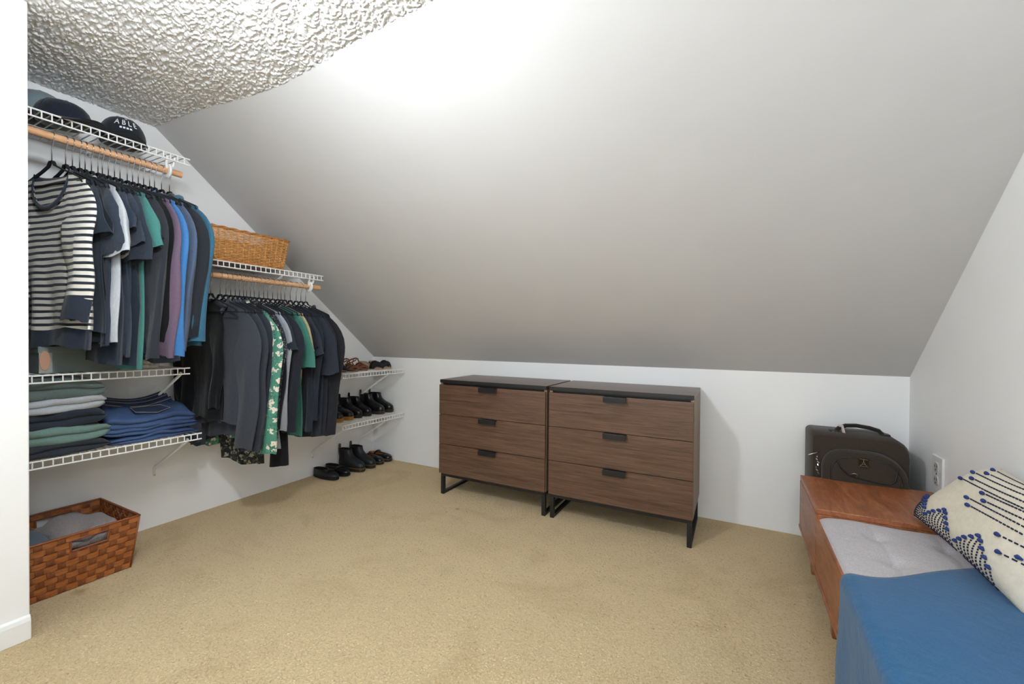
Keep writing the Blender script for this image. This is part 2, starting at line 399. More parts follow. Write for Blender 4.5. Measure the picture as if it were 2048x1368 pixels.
RODX, RODDZ = .345, -.078
OAK = mat_wood('pale_wood_dowel', (196, 142, 98), (214, 164, 120), (228, 186, 146), (14, 1.2, 14), .5)
def rod(label, y0, y1, z):
    o = obj('hanging_rod', MB().tube([(0, y0-(y0+y1)/2, 0), (0, y1-(y0+y1)/2, 0)], .0160, 16), OAK, smooth='auto'); o.location = (RODX, (y0+y1)/2, z)
    return tag(o, label, 'rod')
SX = .385
Z1, Z2, Z3, Z4, Z5, Z6 = 2.003, 1.503, .918, .566, .430, .810
G = 'white wire closet shelves'
wire_shelf('white wire shelf under the ceiling, holding the caps', -3.0, -1.655, Z1, SX, (), G, (-1.735,))
wire_shelf('white wire shelf holding the wicker basket above the shorter clothes rod', -1.73, -.845, Z2, SX, ((-1.127, 1.28),), G, (-.925,))
wire_shelf('white wire shelf below the striped shirt, holding the grey box', -3.0, -1.655, Z3, SX, ((-1.685, .67),), G)
wire_shelf('white wire shelf holding the folded sweaters and jeans', -3.0, -1.60, Z4, SX, ((-1.655, .315),), G)
wire_shelf('white wire shoe shelf with the black boots', -.665, -.012, Z5, .37, ((-.64, .165), (-.18, .165)), G)
wire_shelf('white wire shoe shelf with the sandals, upper one in the corner', -.665, -.012, Z6, .37, ((-.64, .545), (-.18, .545)), G)
rod('pale wooden closet rod under the shelf of caps', -3.0, -1.675, Z1+RODDZ)
rod('pale wooden closet rod under the wicker basket shelf', -1.72, -.845, Z2+RODDZ)

# ------------------------------------------------------------------ hangers and clothes
hb = MB(); R_ = .0
arc = []
for k in range(15):
    a = PI*1.12 - k*(PI*1.22)/14
    arc.append((0, 0.0, 0))
HK = []
for k in range(13):            # over the rod from the wall side to the room side
    a = PI*1.05 - k*PI*1.25/12
    HK.append((.0185*math.cos(a), 0, .0185*math.sin(a)))
HK += [(.004, 0, -.042), (.0, 0, -.052), (0, 0, -.115)]
hook_me = MB().tube(HK, .0021, 6).mesh('hook', smooth=True)
bd = MB()
top = [(-.20, -.212), (-.19, -.193), (-.12, -.165), (-.06, -.142), (-.022, -.125), (-.010, -.106), (.010, -.106), (.022, -.125), (.06, -.142), (.12, -.165), (.19, -.193), (.20, -.212)]
bd.tube([(x, 0, z) for x, z in top], .0055, 6, flat=(.6, 1.3))
bd.tube([(-.195, 0, -.206), (-.1, 0, -.204), (0, 0, -.202), (.1, 0, -.204), (.195, 0, -.206)], .0045, 6, flat=(.6, 1.2))
body_me = bd.mesh('hanger_body', smooth=True)
hook_me.materials.append(CHROME); body_me.materials.append(FLOCK)
def hanger(label, y, zr, rz, group):
    t = thing('clothes_hanger', label, 'hanger', (RODX, y, zr), rz, group)
    link('hook', hook_me, None, t); link('shoulder_bar', body_me, None, t)

NECKZ = -.122   # neck of the hanger below the rod axis
def mat_stripe():
    m, nt, b = newmat('navy_and_white_stripes')
    tc = N(nt, 'ShaderNodeTexCoord'); sx = N(nt, 'ShaderNodeSeparateXYZ'); nt.links.new(tc.outputs['Object'], sx.inputs[0])
    no = N(nt, 'ShaderNodeTexNoise', i_Scale=5.0, i_Detail=2.0); nt.links.new(tc.outputs['Object'], no.inputs['Vector'])
    a = N(nt, 'ShaderNodeMath', operation='MULTIPLY_ADD'); a.inputs[1].default_value = .02
    nt.links.new(no.outputs['Fac'], a.inputs[0]); nt.links.new(sx.outputs['Z'], a.inputs[2])
    mo = N(nt, 'ShaderNodeMath', operation='MODULO'); mo.inputs[1].default_value = .0272
    a2 = N(nt, 'ShaderNodeMath', operation='ADD'); a2.inputs[1].default_value = 10.0
    nt.links.new(a.outputs[0], a2.inputs[0]); nt.links.new(a2.outputs[0], mo.inputs[0])
    r = ramp(nt, [(.0, lin((224, 219, 207))), (.0128, lin((27, 33, 46)))]); r.color_ramp.interpolation = 'CONSTANT'
    nt.links.new(mo.outputs[0], r.inputs[0]); nt.links.new(r.outputs[0], b.inputs['Base Color'])
    n2 = N(nt, 'ShaderNodeTexNoise', i_Scale=700.0); nt.links.new(tc.outputs['Object'], n2.inputs['Vector'])
    bu = N(nt, 'ShaderNodeBump', i_Strength=.25, i_Distance=.001); nt.links.new(n2.outputs['Fac'], bu.inputs['Height']); nt.links.new(bu.outputs[0], b.inputs['Normal'])
    b.inputs['Roughness'].default_value = .9; b.inputs['Sheen Weight'].default_value = .1
    return m
def mat_print(name, base, petal, core, leaf, scale, size=.34, line=None):
    """scattered blossoms: voronoi cells with a soft-edged flower in each"""
    m, nt, b = newmat(name)
    tc = N(nt, 'ShaderNodeTexCoord'); mp = N(nt, 'ShaderNodeMapping'); mp.inputs['Scale'].default_value = (1, .6, 1)
    nt.links.new(tc.outputs['Object'], mp.inputs[0])
    no = N(nt, 'ShaderNodeTexNoise', i_Scale=scale*2.2, i_Detail=2.0); nt.links.new(mp.outputs[0], no.inputs['Vector'])
    mx0 = N(nt, 'ShaderNodeMix', data_type='RGBA'); mx0.inputs[0].default_value = .045
    nt.links.new(mp.outputs[0], mx0.inputs[6]); nt.links.new(no.outputs['Color'], mx0.inputs[7])
    vo = N(nt, 'ShaderNodeTexVoronoi', i_Scale=scale, i_Randomness=.85); nt.links.new(mx0.outputs[2], vo.inputs['Vector'])
    r = ramp(nt, [(0, lin(core)), (.09, lin(petal)), (size, lin(base))]); r.color_ramp.interpolation = 'CONSTANT'
    nt.links.new(vo.outputs['Distance'], r.inputs[0])
    v2 = N(nt, 'ShaderNodeTexVoronoi', i_Scale=scale*2.3, feature='DISTANCE_TO_EDGE'); nt.links.new(mx0.outputs[2], v2.inputs['Vector'])
    r2_ = ramp(nt, [(0, (1,1,1,1)), (.035, (0,0,0,1))]); r2_.color_ramp.interpolation = 'CONSTANT'
    nt.links.new(v2.outputs['Distance'], r2_.inputs[0])
    n3 = N(nt, 'ShaderNodeTexNoise', i_Scale=scale*1.1); nt.links.new(tc.outputs['Object'], n3.inputs['Vector'])
    gt = N(nt, 'ShaderNodeMath', operation='GREATER_THAN'); gt.inputs[1].default_value = .55; nt.links.new(n3.outputs['Fac'], gt.inputs[0])
    mu = N(nt, 'ShaderNodeMath', operation='MULTIPLY'); nt.links.new(gt.outputs[0], mu.inputs[0]); nt.links.new(r2_.outputs[0], mu.inputs[1])
    mx = N(nt, 'ShaderNodeMix', data_type='RGBA'); nt.links.new(mu.outputs[0], mx.inputs[0]); nt.links.new(r.outputs[0], mx.inputs[6]); mx.inputs[7].default_value = lin(leaf)
    nt.links.new(mx.outputs[2], b.inputs['Base Color']); b.inputs['Roughness'].default_value = .8
    return m

NAVY = (38, 45, 58); DNAVY = (26, 31, 42); INK = (20, 23, 31); CHAR = (45, 47, 53); BLACK = (14, 15, 18)
def garment(spec):
    (short, y, rodz, c, hemz, kind, L) = spec[:7]
    o = dict(spec[7]) if len(spec) > 7 else {}
    rs = random.Random(hash(short) % 1000 if False else sum(ord(ch)*(i+1) for i, ch in enumerate(short)))
    rz = math.radians(o.get('rz', 8+rs.uniform(-3, 3)))
    t = thing('garment_'+kind if False else o.get('name', {'tee': 't_shirt', 'long': 'long_sleeve_top', 'shirt': 'button_shirt', 'coat': 'coat', 'pants': 'trousers'}[kind]),
              o['label'], o.get('cat', {'tee': 't-shirt', 'long': 'top', 'shirt': 'shirt', 'coat': 'coat', 'pants': 'trousers'}[kind]), (RODX+o.get('xo', 0), y, rodz), rz, o.get('group'))
    m = o.get('mat') or fabric(c)
    zh = hemz-rodz
    hs = o.get('hs', .205)+rs.uniform(-.008, .008); hb_ = o.get('hb', .225)+rs.uniform(-.012, .012)
    ht = o.get('ht', .013)
    nw, nf, nb = o.get('nw', .075), o.get('nf', .085), o.get('nb', .022)
    zs0 = -.128; slope = .40
    ph = rs.uniform(0, 6)
    fa = o.get('fold', .013)
    nth, nv = 56, 30
    def foldy(x, v, s):
        return fa*sm(.12, .9, v)*(math.sin(x*34+ph+.7*v)+.5*math.sin(x*61+ph*2+1.2*v)) + .004*sm(.05, .5, v)*math.sin(9*v+ph)
    def ztop(x, front):
        ax = abs(x)
        if kind == 'pants': return -.205
        zl = zs0 - slope*max(0, ax-.03)
        if ax < nw:
            d = nf if front else nb
            zl = zs0 - slope*max(0, nw-.03) - d*(1-(ax/nw)**2)**o.get('ne', .8)
        return zl
    rings = []
    for j in range(nv+1):
        v = (j/nv)**1.15
        ring = []
        for i in range(nth):
            f = 2*PI*(i+.5)/nth
            cx, sy = math.cos(f), math.sin(f)
            hw = lerp(hs, hb_, sm(.02, .3, v)) + .010*math.sin(7*v+ph)*sm(.3, 1, v) + o.get('flare', 0)*v*v
            x = hw*math.copysign(abs(cx)**.8, cx)
            tt = ht*lerp(.35, 1, sm(0, .25, v))
            yy = math.copysign(abs(sy)**.7, sy)*tt + foldy(x, v, sy)
            if abs(x) < nw+.02 and v < .3: yy *= lerp(1.0, 1, v/.3)
            z = lerp(ztop(x, sy < 0), zh + .010*math.sin(x*17+ph)+o.get('skew', 0)*x, v)
            ring.append((x, yy, z))
        rings.append(ring)
    hband = o.get('hemband'); bm_ = o.get('band_mat') or fabric(o.get('band', c))
    if hband:
        kz = max(2, int(nv*(1-hband/abs(zh-zs0))))
        obj('body', MB().loft(rings[:kz+1]), m, t, smooth=True, recalc=False)
        obj('hem_band', MB().loft([[(x*.985, y_*.94, z) for x, y_, z in r] for r in rings[kz:]]), bm_, t, smooth=True, recalc=False)
    else: obj('body', MB().loft(rings), m, t, smooth=True, recalc=False)
    if kind == 'pants':
        return t
    # neck band or collar
    nk = [p for p in rings[0] if abs(p[0]) < nw]
    fr = sorted([p for p in nk if p[1] < .0 or True], key=lambda p: 0)
    npt = []
    for i in range(28):
        a = 2*PI*i/28; x = nw*math.cos(a)*1.02; front = math.sin(a) < 0
        yb = math.copysign(abs(math.sin(a))**.7, math.sin(a))*ht*1.25
        npt.append(Vector((x, yb+foldy(x, 0, 1), ztop(x*.985, front))))
    if kind in ('shirt', 'coat'):
        cr = [[p+Vector((0, 0, -.004)) for p in npt],
              [Vector((p.x*.90, p.y*1.2, p.z+.018)) for p in npt],
              [Vector((p.x*.93, p.y*1.7, p.z+.020)) for p in npt],
              [Vector((p.x*1.08, p.y*2.0-.003, p.z-.016)) for p in npt]]
        obj('collar', MB().loft(cr), fabric(o.get('collar', c)) if 'mat' not in o else m, t, smooth=True, recalc=False)
        px = [(0.012, -ht*1.12+foldy(.012, v, 1), lerp(ztop(.01, True), zh, v)) for v in [k/16 for k in range(17)]]
        pl = MB()
        pl.loft([[(x-.014, y_-.0015, z), (x+.014, y_-.0015, z)] for x, y_, z in px], close=False)
        pk = obj('placket', pl, m, t, smooth=True, recalc=False)
    else:
        wd = o.get('nband', .011)
        ringlist = []
        for k in range(7):
            a = k/6*PI*2
            ringlist.append([Vector((p.x+ (0), p.y+.0035*math.cos(a), p.z+wd*.5*math.sin(a)+wd*.2)) for p in npt])
        obj('neck_band', MB().loft(ringlist), fabric(o.get('band', c)) if not o.get('band_mat') else bm_, t, smooth=True, recalc=False)
    # sleeves
    zs = zs0 - slope*(hs-.03)
    for s in (1, -1):
        sw = o.get('sw', 1.0)
        if kind == 'tee':
            ca, sa = math.radians(o.get('ang', 66)), L
            tab = [(0, -.05, -.085, 48, .088), (.25, .004, -.115, 62, .094), (1, .0, 0, 0, .088)]
            ctrl = []
            p = Vector((hs-.055, 0, zs-.075)); ang = 42; n = 9
            for k in range(n+1):
                q = k/n; ang = lerp(42, o.get('ang', 72), sm(0, .5, q))
                ctrl.append((p.copy(), ang, lerp(.084, .098*sw, q)))
                p = p + Vector((math.cos(math.radians(ang)), 0, -math.sin(math.radians(ang))))*(L/n)
        else:
            ctrl = []
            p = Vector((hs-.055, 0, zs-.075)); n = 22
            for k in range(n+1):
                q = k/n; ang = lerp(44, 93, sm(0, .28, q)) + 3*math.sin(8*q+ph)
                a = interp([(0, .084), (.2, .085*sw), (.55, .070*sw), (.9, .058*sw), (1, .052*sw)], q)
                ctrl.append((p.copy(), ang, a))
                p = p + Vector((math.cos(math.radians(ang)), 0, -math.sin(math.radians(ang))))*(L/n)
        rr = []
        tw = o.get('twist', 0.0)+rs.uniform(-.15, .15)
        for k, (p, ang, a) in enumerate(ctrl):
            q = k/(len(ctrl)-1); A = math.radians(ang)
            nrm = Vector((math.sin(A), 0, math.cos(A)))
            th = lerp(.010, o.get('st', .020), sm(0, .4, q))
            ca_, sa_ = math.cos(tw*q), math.sin(tw*q)
            ring = []
            for i in range(20):
                f = 2*PI*i/20; u = math.cos(f); w_ = math.sin(f)
                du = nrm*(u*a*ca_) + Vector((0, u*a*sa_, 0))
                yy = w_*th + .008*sm(.1, .5, q)*math.sin(u*3.2+ph+5*q) + .0035*sm(.15, .5, q)*math.sin(u*8.5+ph*2+2*q) + .006*math.sin(10*q+ph*1.7)*q + o.get('syo', -.012)*sm(0, .3, q)
                zz = .006*math.sin(u*4+ph)*q
                ring.append((s*(p.x+du.x), yy+du.y, p.z+du.z+zz))
            rr.append(ring)
        cb = o.get('cuff')
        if cb:
            kc = max(1, int((len(rr)-1)*(1-cb/L)))
            sl_ = obj('sleeve', MB().loft(rr[:kc+1]), m, t, smooth=True, recalc=False)
            cf = [[(p[0], p[1], p[2]) for p in r] for r in rr[kc:]]
            obj('cuff', MB().loft(cf), bm_, sl_, smooth=True, recalc=False)
        else: obj('sleeve', MB().loft(rr), m, t, smooth=True, recalc=False)
    return t
RZ1, RZ2 = Z1+RODDZ, Z2+RODDZ
FLORAL = mat_print('green_floral_print', (74, 134, 114), (226, 216, 198), (160, 92, 70), (28, 46, 42), 25.0, .36)
DITSY = mat_print('dark_ditsy_print', (24, 28, 40), (150, 152, 160), (60, 62, 80), (60, 66, 84), 60.0, .30)
SKULL = mat_print('black_skull_print', (16, 18, 18), (150, 150, 128), (18, 20, 18), (110, 110, 92), 34.0, .36)
STRIPE = mat_stripe()
G1 = 'clothes on the rod under the caps'; G2 = 'clothes on the rod under the wicker basket'
cl1 = [
 ('striped sweater', -2.150, RZ1, NAVY, 1.035, 'long', .52, dict(label='navy and white striped sweater with wide scoop neck, front of the rod', mat=STRIPE, band=(38, 45, 58), nw=.115, nf=.150, nb=.02, ne=.42, nband=.024, hemband=.065, cuff=.075, rz=11, name='striped_sweater', cat='sweater', sw=1.15, hb=.235, ht=.016, fold=.013, syo=-.022, band_mat=fabric((40, 47, 60)))),
 ('short navy tee', -2.108, RZ1, (30, 39, 50), 1.100, 'tee', .20, dict(label='dark navy t-shirt showing below the cuff of the striped sweater', hb=.25)),
 ('ink tee', -2.087, RZ1, INK, 1.06, 'tee', .20, dict(label='near black t-shirt hidden behind the short navy t-shirt')),
 ('navy boxy tee', -2.064, RZ1, (44, 52, 65), 1.045, 'tee', .26, dict(label='navy boxy t-shirt directly left of the light grey t-shirt', ang=74)),
 ('light grey tee', -2.046, RZ1, (176, 180, 184), 1.048, 'tee', .25, dict(label='light heather grey t-shirt among navy ones', ang=80, hb=.25, hs=.232)),
 ('slate work shirt', -2.025, RZ1, (40, 50, 63), .965, 'tee', .15, dict(label='long dark slate tee directly right of the light grey t-shirt', hb=.20)),
 ('faded navy tee', -2.003, RZ1, (50, 60, 74), 1.0, 'tee', .155, dict(label='faded navy t-shirt with the shortest sleeve, hem showing an open cuff', ang=70, hb=.2)),
 ('blue grey tee', -1.988, RZ1, (48, 57, 70), 1.0, 'tee', .21, dict(label='blue grey t-shirt with a flared sleeve beside the faded one', ang=78, hb=.2)),
 ('midnight tee', -1.967, RZ1, (38, 46, 58), .955, 'tee', .27, dict(label='midnight blue t-shirt with a long drooping sleeve left of the teal one', ang=82, hb=.2)),
 ('teal tee', -1.945, RZ1, (66, 120, 114), .94, 'tee', .20, dict(label='teal green t-shirt on the upper rod', ang=78, hb=.215, hs=.228)),
 ('black blue tee', -1.925, RZ1, (30, 33, 42), 1.0, 'tee', .19, dict(label='black blue t-shirt directly right of the teal one', hb=.20, hs=.19)),
 ('charcoal ribbed top', -1.898, RZ1, (43, 46, 53), 1.0, 'long', .70, dict(label='charcoal long sleeve top with ribbed cuffs left of the mauve one', cuff=.10, hb=.20, band=(43, 46, 53))),
 ('thin black top', -1.878, RZ1, BLACK, 1.03, 'long', .62, dict(label='thin black long sleeve top tucked behind the charcoal ribbed one', hb=.20)),
 ('mauve cardigan', -1.856, RZ1, (104, 86, 104), 1.02, 'long', .68, dict(label='mauve purple long sleeve top', hb=.215, hs=.22, fold=.013)),
 ('bright blue top', -1.835, RZ1, (62, 116, 172), 1.0, 'long', .68, dict(label='bright blue long sleeve top', hb=.215, hs=.222)),
 ('slate sweatshirt', -1.811, RZ1, (70, 78, 96), 1.02, 'long', .64, dict(label='slate blue sweatshirt with a wide cuff', cuff=.09, hb=.215, band=(62, 70, 86))),
 ('denim blue shirt', -1.791, RZ1, (78, 92, 116), .96, 'long', .67, dict(label='crinkled denim blue long sleeve shirt behind the slate sweatshirt', hb=.205)),
 ('black fleece', -1.762, RZ1, (36, 40, 46), 1.06, 'coat', .60, dict(label='black fleece jacket with a small tag on its cuff', cuff=.03, st=.03, sw=1.3, ht=.018, band=(30, 33, 38), name='fleece_jacket', cat='jacket')),
 ('petrol jacket', -1.728, RZ1, (52, 98, 122), 1.03, 'coat', .62, dict(label='petrol blue jacket at the far end of the upper rod', st=.035, sw=1.3, ht=.022, name='zip_jacket', cat='jacket')),
]
cl2 = [
 ('long black coat', -1.535, RZ2, BLACK, .63, 'coat', .50, dict(label='long black coat nearest the jeans on the lower rod', name='coat', ht=.012, rz=8, hb=.16, hs=.16, sw=.6, st=.012, xo=-.12)),
 ('charcoal dress shirt', -1.487, RZ2, (58, 61, 69), .60, 'shirt', .70, dict(label='charcoal button shirt at the near end of the lower rod', flare=.02, sw=1.25, hb=.235)),
 ('ink shirt', -1.456, RZ2, (50, 53, 61), .52, 'shirt', .72, dict(label='ink black button shirt with a flared cuff left of the collared navy one', sw=1.2, cuff=.07, band=(46, 49, 57))),
 ('navy collared shirt', -1.430, RZ2, (58, 62, 74), .54, 'shirt', .70, dict(label='blue black collared shirt two places left of the green floral one')),
 ('dark blouse', -1.405, RZ2, (48, 51, 60), .55, 'shirt', .66, dict(label='dark collared blouse directly left of the green floral shirt', hb=.20)),
 ('green floral shirt', -1.381, RZ2, (58, 132, 108), .50, 'shirt', .74, dict(label='green floral print shirt', mat=FLORAL, hb=.235, hs=.222, sw=1.25)),
 ('skull print shirt', -1.358, RZ2, (20, 22, 22), .345, 'shirt', .70, dict(label='black skull print shirt whose hem hangs lowest under the floral one', mat=SKULL, hb=.18)),
 ('dark floral shirt', -1.340, RZ2, (24, 28, 40), .50, 'shirt', .68, dict(label='dark shirt with small pale flowers right of the green floral one', mat=DITSY, hb=.20)),
 ('plain ink top', -1.318, RZ2, INK, .46, 'long', .62, dict(label='plain ink black top between the dark floral and heather grey ones', hb=.19)),
 ('heather grey top', -1.296, RZ2, (150, 154, 160), .42, 'long', .64, dict(label='heather grey long sleeve top on the lower rod', hb=.20, fold=.013)),
 ('slate crew tee', -1.266, RZ2, (38, 44, 54), .60, 'tee', .20, dict(label='slate crew neck t-shirt right of the heather grey top', hb=.20)),
 ('flared navy dress', -1.238, RZ2, (34, 36, 45), .56, 'long', .66, dict(label='dark navy top with a wide flaring sleeve', sw=1.35, flare=.03, name='flared_top')),
 ('black trousers', -1.213, RZ2, (20, 21, 25), .30, 'pants', 0, dict(label='black trousers folded over a hanger, one leg hanging lowest', hs=.06, hb=.055, ht=.02, fold=.004, xo=.115)),
 ('jade tee', -1.180, RZ2, (62, 118, 104), .48, 'tee', .29, dict(label='jade green t-shirt on the lower rod', ang=80, hb=.215)),
 ('khaki tee', -1.148, RZ2, (160, 152, 118), .60, 'tee', .20, dict(label='khaki tan t-shirt behind the jade one', ang=78, hb=.205)),
 ('black crew tee', -1.125, RZ2, (20, 22, 28), .52, 'tee', .18, dict(label='black crew neck t-shirt directly right of the khaki one', hb=.20)),
 ('navy crew tee', -1.100, RZ2, (40, 45, 56), .50, 'tee', .22, dict(label='navy t-shirt with an open sleeve, second right of the khaki one', ang=74)),
 ('navy long top', -1.062, RZ2, (36, 40, 50), .46, 'long', .62, dict(label='navy long sleeve top fourth from the far end of the lower rod', hb=.21)),
 ('wide navy tee', -1.020, RZ2, (42, 46, 57), .44, 'tee', .34, dict(label='wide navy t-shirt with elbow length sleeve near the shoe shelves', ang=80)),
 ('graphite top', -.985, RZ2, (38, 40, 47), .44, 'tee', .30, dict(label='graphite half sleeve top, second from the far end of the lower rod', ang=82)),
 ('black jacket', -.950, RZ2, (34, 34, 39), .43, 'coat', .74, dict(label='black jacket at the far end of the lower rod', ht=.02, st=.03, sw=1.2, name='jacket', cat='jacket')),
]
for lst, g in ((cl1, G1), (cl2, G2)):
    for sp in lst:
        sp[7]['group'] = g
        gt = garment(sp)
        hanger('slim black flocked hanger carrying the %s' % sp[0], sp[1], sp[2], gt.rotation_euler.z, 'black hangers')
        if sp[0] == 'black fleece':
            obj('cuff_tag', MB().box((.248, -.060, -.735), (.254, -.055, -.705)), mat_plain('cream_tag', (226, 220, 190), .7), gt)
# ------------------------------------------------------------------ caps on the top shelf
def cap(label, c, loc, face, lining=(150, 152, 156), text=False, r=.088, h=.118, brim=(24, 28, 36), tilt=0):
    t = thing('baseball_cap', label, 'cap', loc, face, 'caps on the top shelf')
    if tilt: t.rotation_euler = (0, tilt, face)
    m = fabric(c, heather=.05)
    def dp(a, q, k=1.0):   # a: azimuth, q: 0 rim .. 1 top
        rr = r*(1+.10*math.cos(a))*(1-.08*sm(0, .3, .3-q))*math.cos(q*PI/2)**.62*k
        z = .004+h*math.sin(q*PI/2)**1.1*k
        fr_ = .012*max(0, math.cos(a))*sm(.15, .6, q)*math.cos(q*PI/2)
        return Vector(((rr+fr_)*math.cos(a), rr*.93*math.sin(a), z))
    qs = [0, .05, .12, .22, .34, .47, .60, .72, .83, .92, .98]
    obj('crown', MB().loft([[dp(2*PI*k/36, q) for k in range(36)] for q in qs], True, False, True), m, t, smooth=True)
    obj('sweatband', MB().loft([[dp(2*PI*k/36, q, .965) for k in range(36)] for q in qs[:5]]), fabric(lining), t, smooth=True, recalc=False)
    for k in range(6):
        a = PI/6 + k*PI/3
        obj('panel_seam', MB().tube([dp(a, q, 1.006) for q in qs], .0011, 5), m, t, smooth=True)
    obj('top_button', MB().loft([[(.008*math.cos(b)*math.cos(2*PI*k/10), .008*math.cos(b)*math.sin(2*PI*k/10), h+.003+.006*math.sin(b)) for k in range(10)] for b in (0, .5, 1.0, 1.4)], True, False, True), m, t, smooth=True)
    def bp(u, v, dz=0):    # visor
        a = lerp(-1.0, 1.0, u); base = dp(a, 0)
        out = Vector((1, .25*math.sin(a), 0)).normalized()
        ln_ = .072*math.cos(a*1.25)**.6 if abs(a*1.25) < PI/2 else 0
        p = base + out*ln_*v
        return Vector((p.x, p.y, .006 + dz - .030*(p.y/.09)**2*v + .006*v))
    b = MB()
    n = 18; rows = 6
    b.grid(lambda u, v: bp(u, v, .003), n, rows); b.grid(lambda u, v: bp(u, v, 0), n, rows)
    obj('visor', b, fabric(brim), t, smooth=True)
    if text:
        wt = mat_plain('white_embroidery', (236, 238, 240), .8)
        def place(me_name, verts, faces):
            mb = MB()
            vs2 = []
            for x, y, z in verts:
                vs2.append(dp(x/r*1.0, min(.95, max(0, y/h)), 1.0) + Vector((math.cos(x/r), math.sin(x/r), .35))*(.0016+z))
            mb.add(vs2, faces); obj(me_name, mb, wt, t)
        cu = bpy.data.curves.new('emb', 'FONT'); cu.body = 'A B L E'; cu.size = .030; cu.align_x = 'CENTER'; cu.resolution_u = 2; cu.extrude = .0006
        to = bpy.data.objects.new('emb', cu); col.objects.link(to)
        me = to.to_mesh(); vv = [tuple(v.co) for v in me.vertices]; ff = [tuple(p.vertices) for p in me.polygons]
        to.to_mesh_clear(); bpy.data.objects.remove(to)
        place('lettering', [(x, y+.046, z) for x, y, z in vv], ff)
        mk = MB(); mk.box((-.004, .073, 0), (.008, .077, .001))
        for k in range(4): mk.box((-.024+.0125*k,   .033, 0), (-.0155+.0125*k, .0385, .001))
        place('small_marks', mk.v, mk.f)
    return t
cap('black cap with white ABLE lettering', (34, 38, 44), (.262, -1.885, Z1+.004), math.radians(-13), text=True, r=.097, h=.122)
cap('pale grey blue cap behind the navy cap at the closet edge', (120, 134, 140), (.170, -2.145, Z1+.030), math.radians(35), r=.096, brim=(110, 124, 130), tilt=-.2)
cap('navy cap in front of the pale grey blue cap', (28, 34, 46), (.280, -2.105, Z1+.004), math.radians(30), lining=(170, 174, 176), r=.097, h=.096)

# ------------------------------------------------------------------ wicker basket on the shelf
WICK = mat_plain('honey_wicker', (205, 146, 82), .55, bump=.3, bscale=400, var=.25)
WICKD = mat_plain('dark_honey_wicker', (176, 116, 58), .55, bump=.3, bscale=400, var=.2)
def quad_frame(x0, x1, y0, y1, zb, zt, fl_):
    """bottom and top rectangles; top is wider by fl_ on every side"""
    B = [Vector((x0, y0, zb)), Vector((x1, y0, zb)), Vector((x1, y1, zb)), Vector((x0, y1, zb))]
    T = [Vector((x0-fl_, y0-fl_, zt)), Vector((x1+fl_, y0-fl_, zt)), Vector((x1+fl_, y1+fl_, zt)), Vector((x0-fl_, y1+fl_, zt))]
    fs = []
    for i in range(4):
        j = (i+1) % 4
        def P(u, v, off=0, i=i, j=j):
            p = (B[i].lerp(B[j], u)).lerp(T[i].lerp(T[j], u), v)
            n = (B[j]-B[i]).cross(T[i]-B[i]).normalized()
            return p + n*off
        fs.append((P, (B[j]-B[i]).length))
    return B, T, fs
def wicker_basket():
    cx, cy = .215, -1.325
    t = thing('wicker_basket', 'honey coloured wicker basket on the shelf above the shorter rod', 'basket', (cx, cy, Z2+.004))
    B, T, fs = quad_frame(-.15, .15, -.205, .20, .004, .182, .022)
    wv = MB(); rnd = random.Random(3)
    for P, ln_ in fs:
        ns = max(4, int(ln_/.030))
        for k in range(ns+1):
            u = min(.985, max(.015, k/ns))
            obj('stake', MB().tube([P(u, v, 0) for v in (0, .25, .5, .75, 1)], .0032, 6), WICK, t, smooth=True)
        rows = 21
        for q in range(rows):
            v = (q+.6)/(rows+.6)
            pts = []
            for k in range(ns*2+1):
                u = k/(ns*2)
                s = math.cos(PI*u*ns)*(1 if q % 2 else -1)
                pts.append(P(u, min(1, max(0, v+rnd.uniform(-.006, .006))), .0042*s))
            wv.tube(pts, .0034, 5, flat=(1, .8))
    o = obj('weavers', wv, WICK, t, smooth=True); o['kind'] = 'stuff'
    for rr, src, dz in ((.0065, T, .002), (.006, B, 0)):
        for tw in range(2):
            pts = []
            for i in range(4):
                a, b = src[i], src[(i+1) % 4]
                n = 26
                for k in range(n):
                    ph = (i*n+k)*.9+tw*PI
                    pts.append(a.lerp(b, k/n)+Vector((.004*math.cos(ph), .004*math.cos(ph), dz+.004*math.sin(ph))))
            pts.append(pts[0]); obj('rim_braid', MB().tube(pts, rr*.75, 6), WICKD, t, smooth=True)
    obj('base', MB().box((-.146, -.20, .001), (.146, .196, .006)), WICKD, t)
wicker_basket()

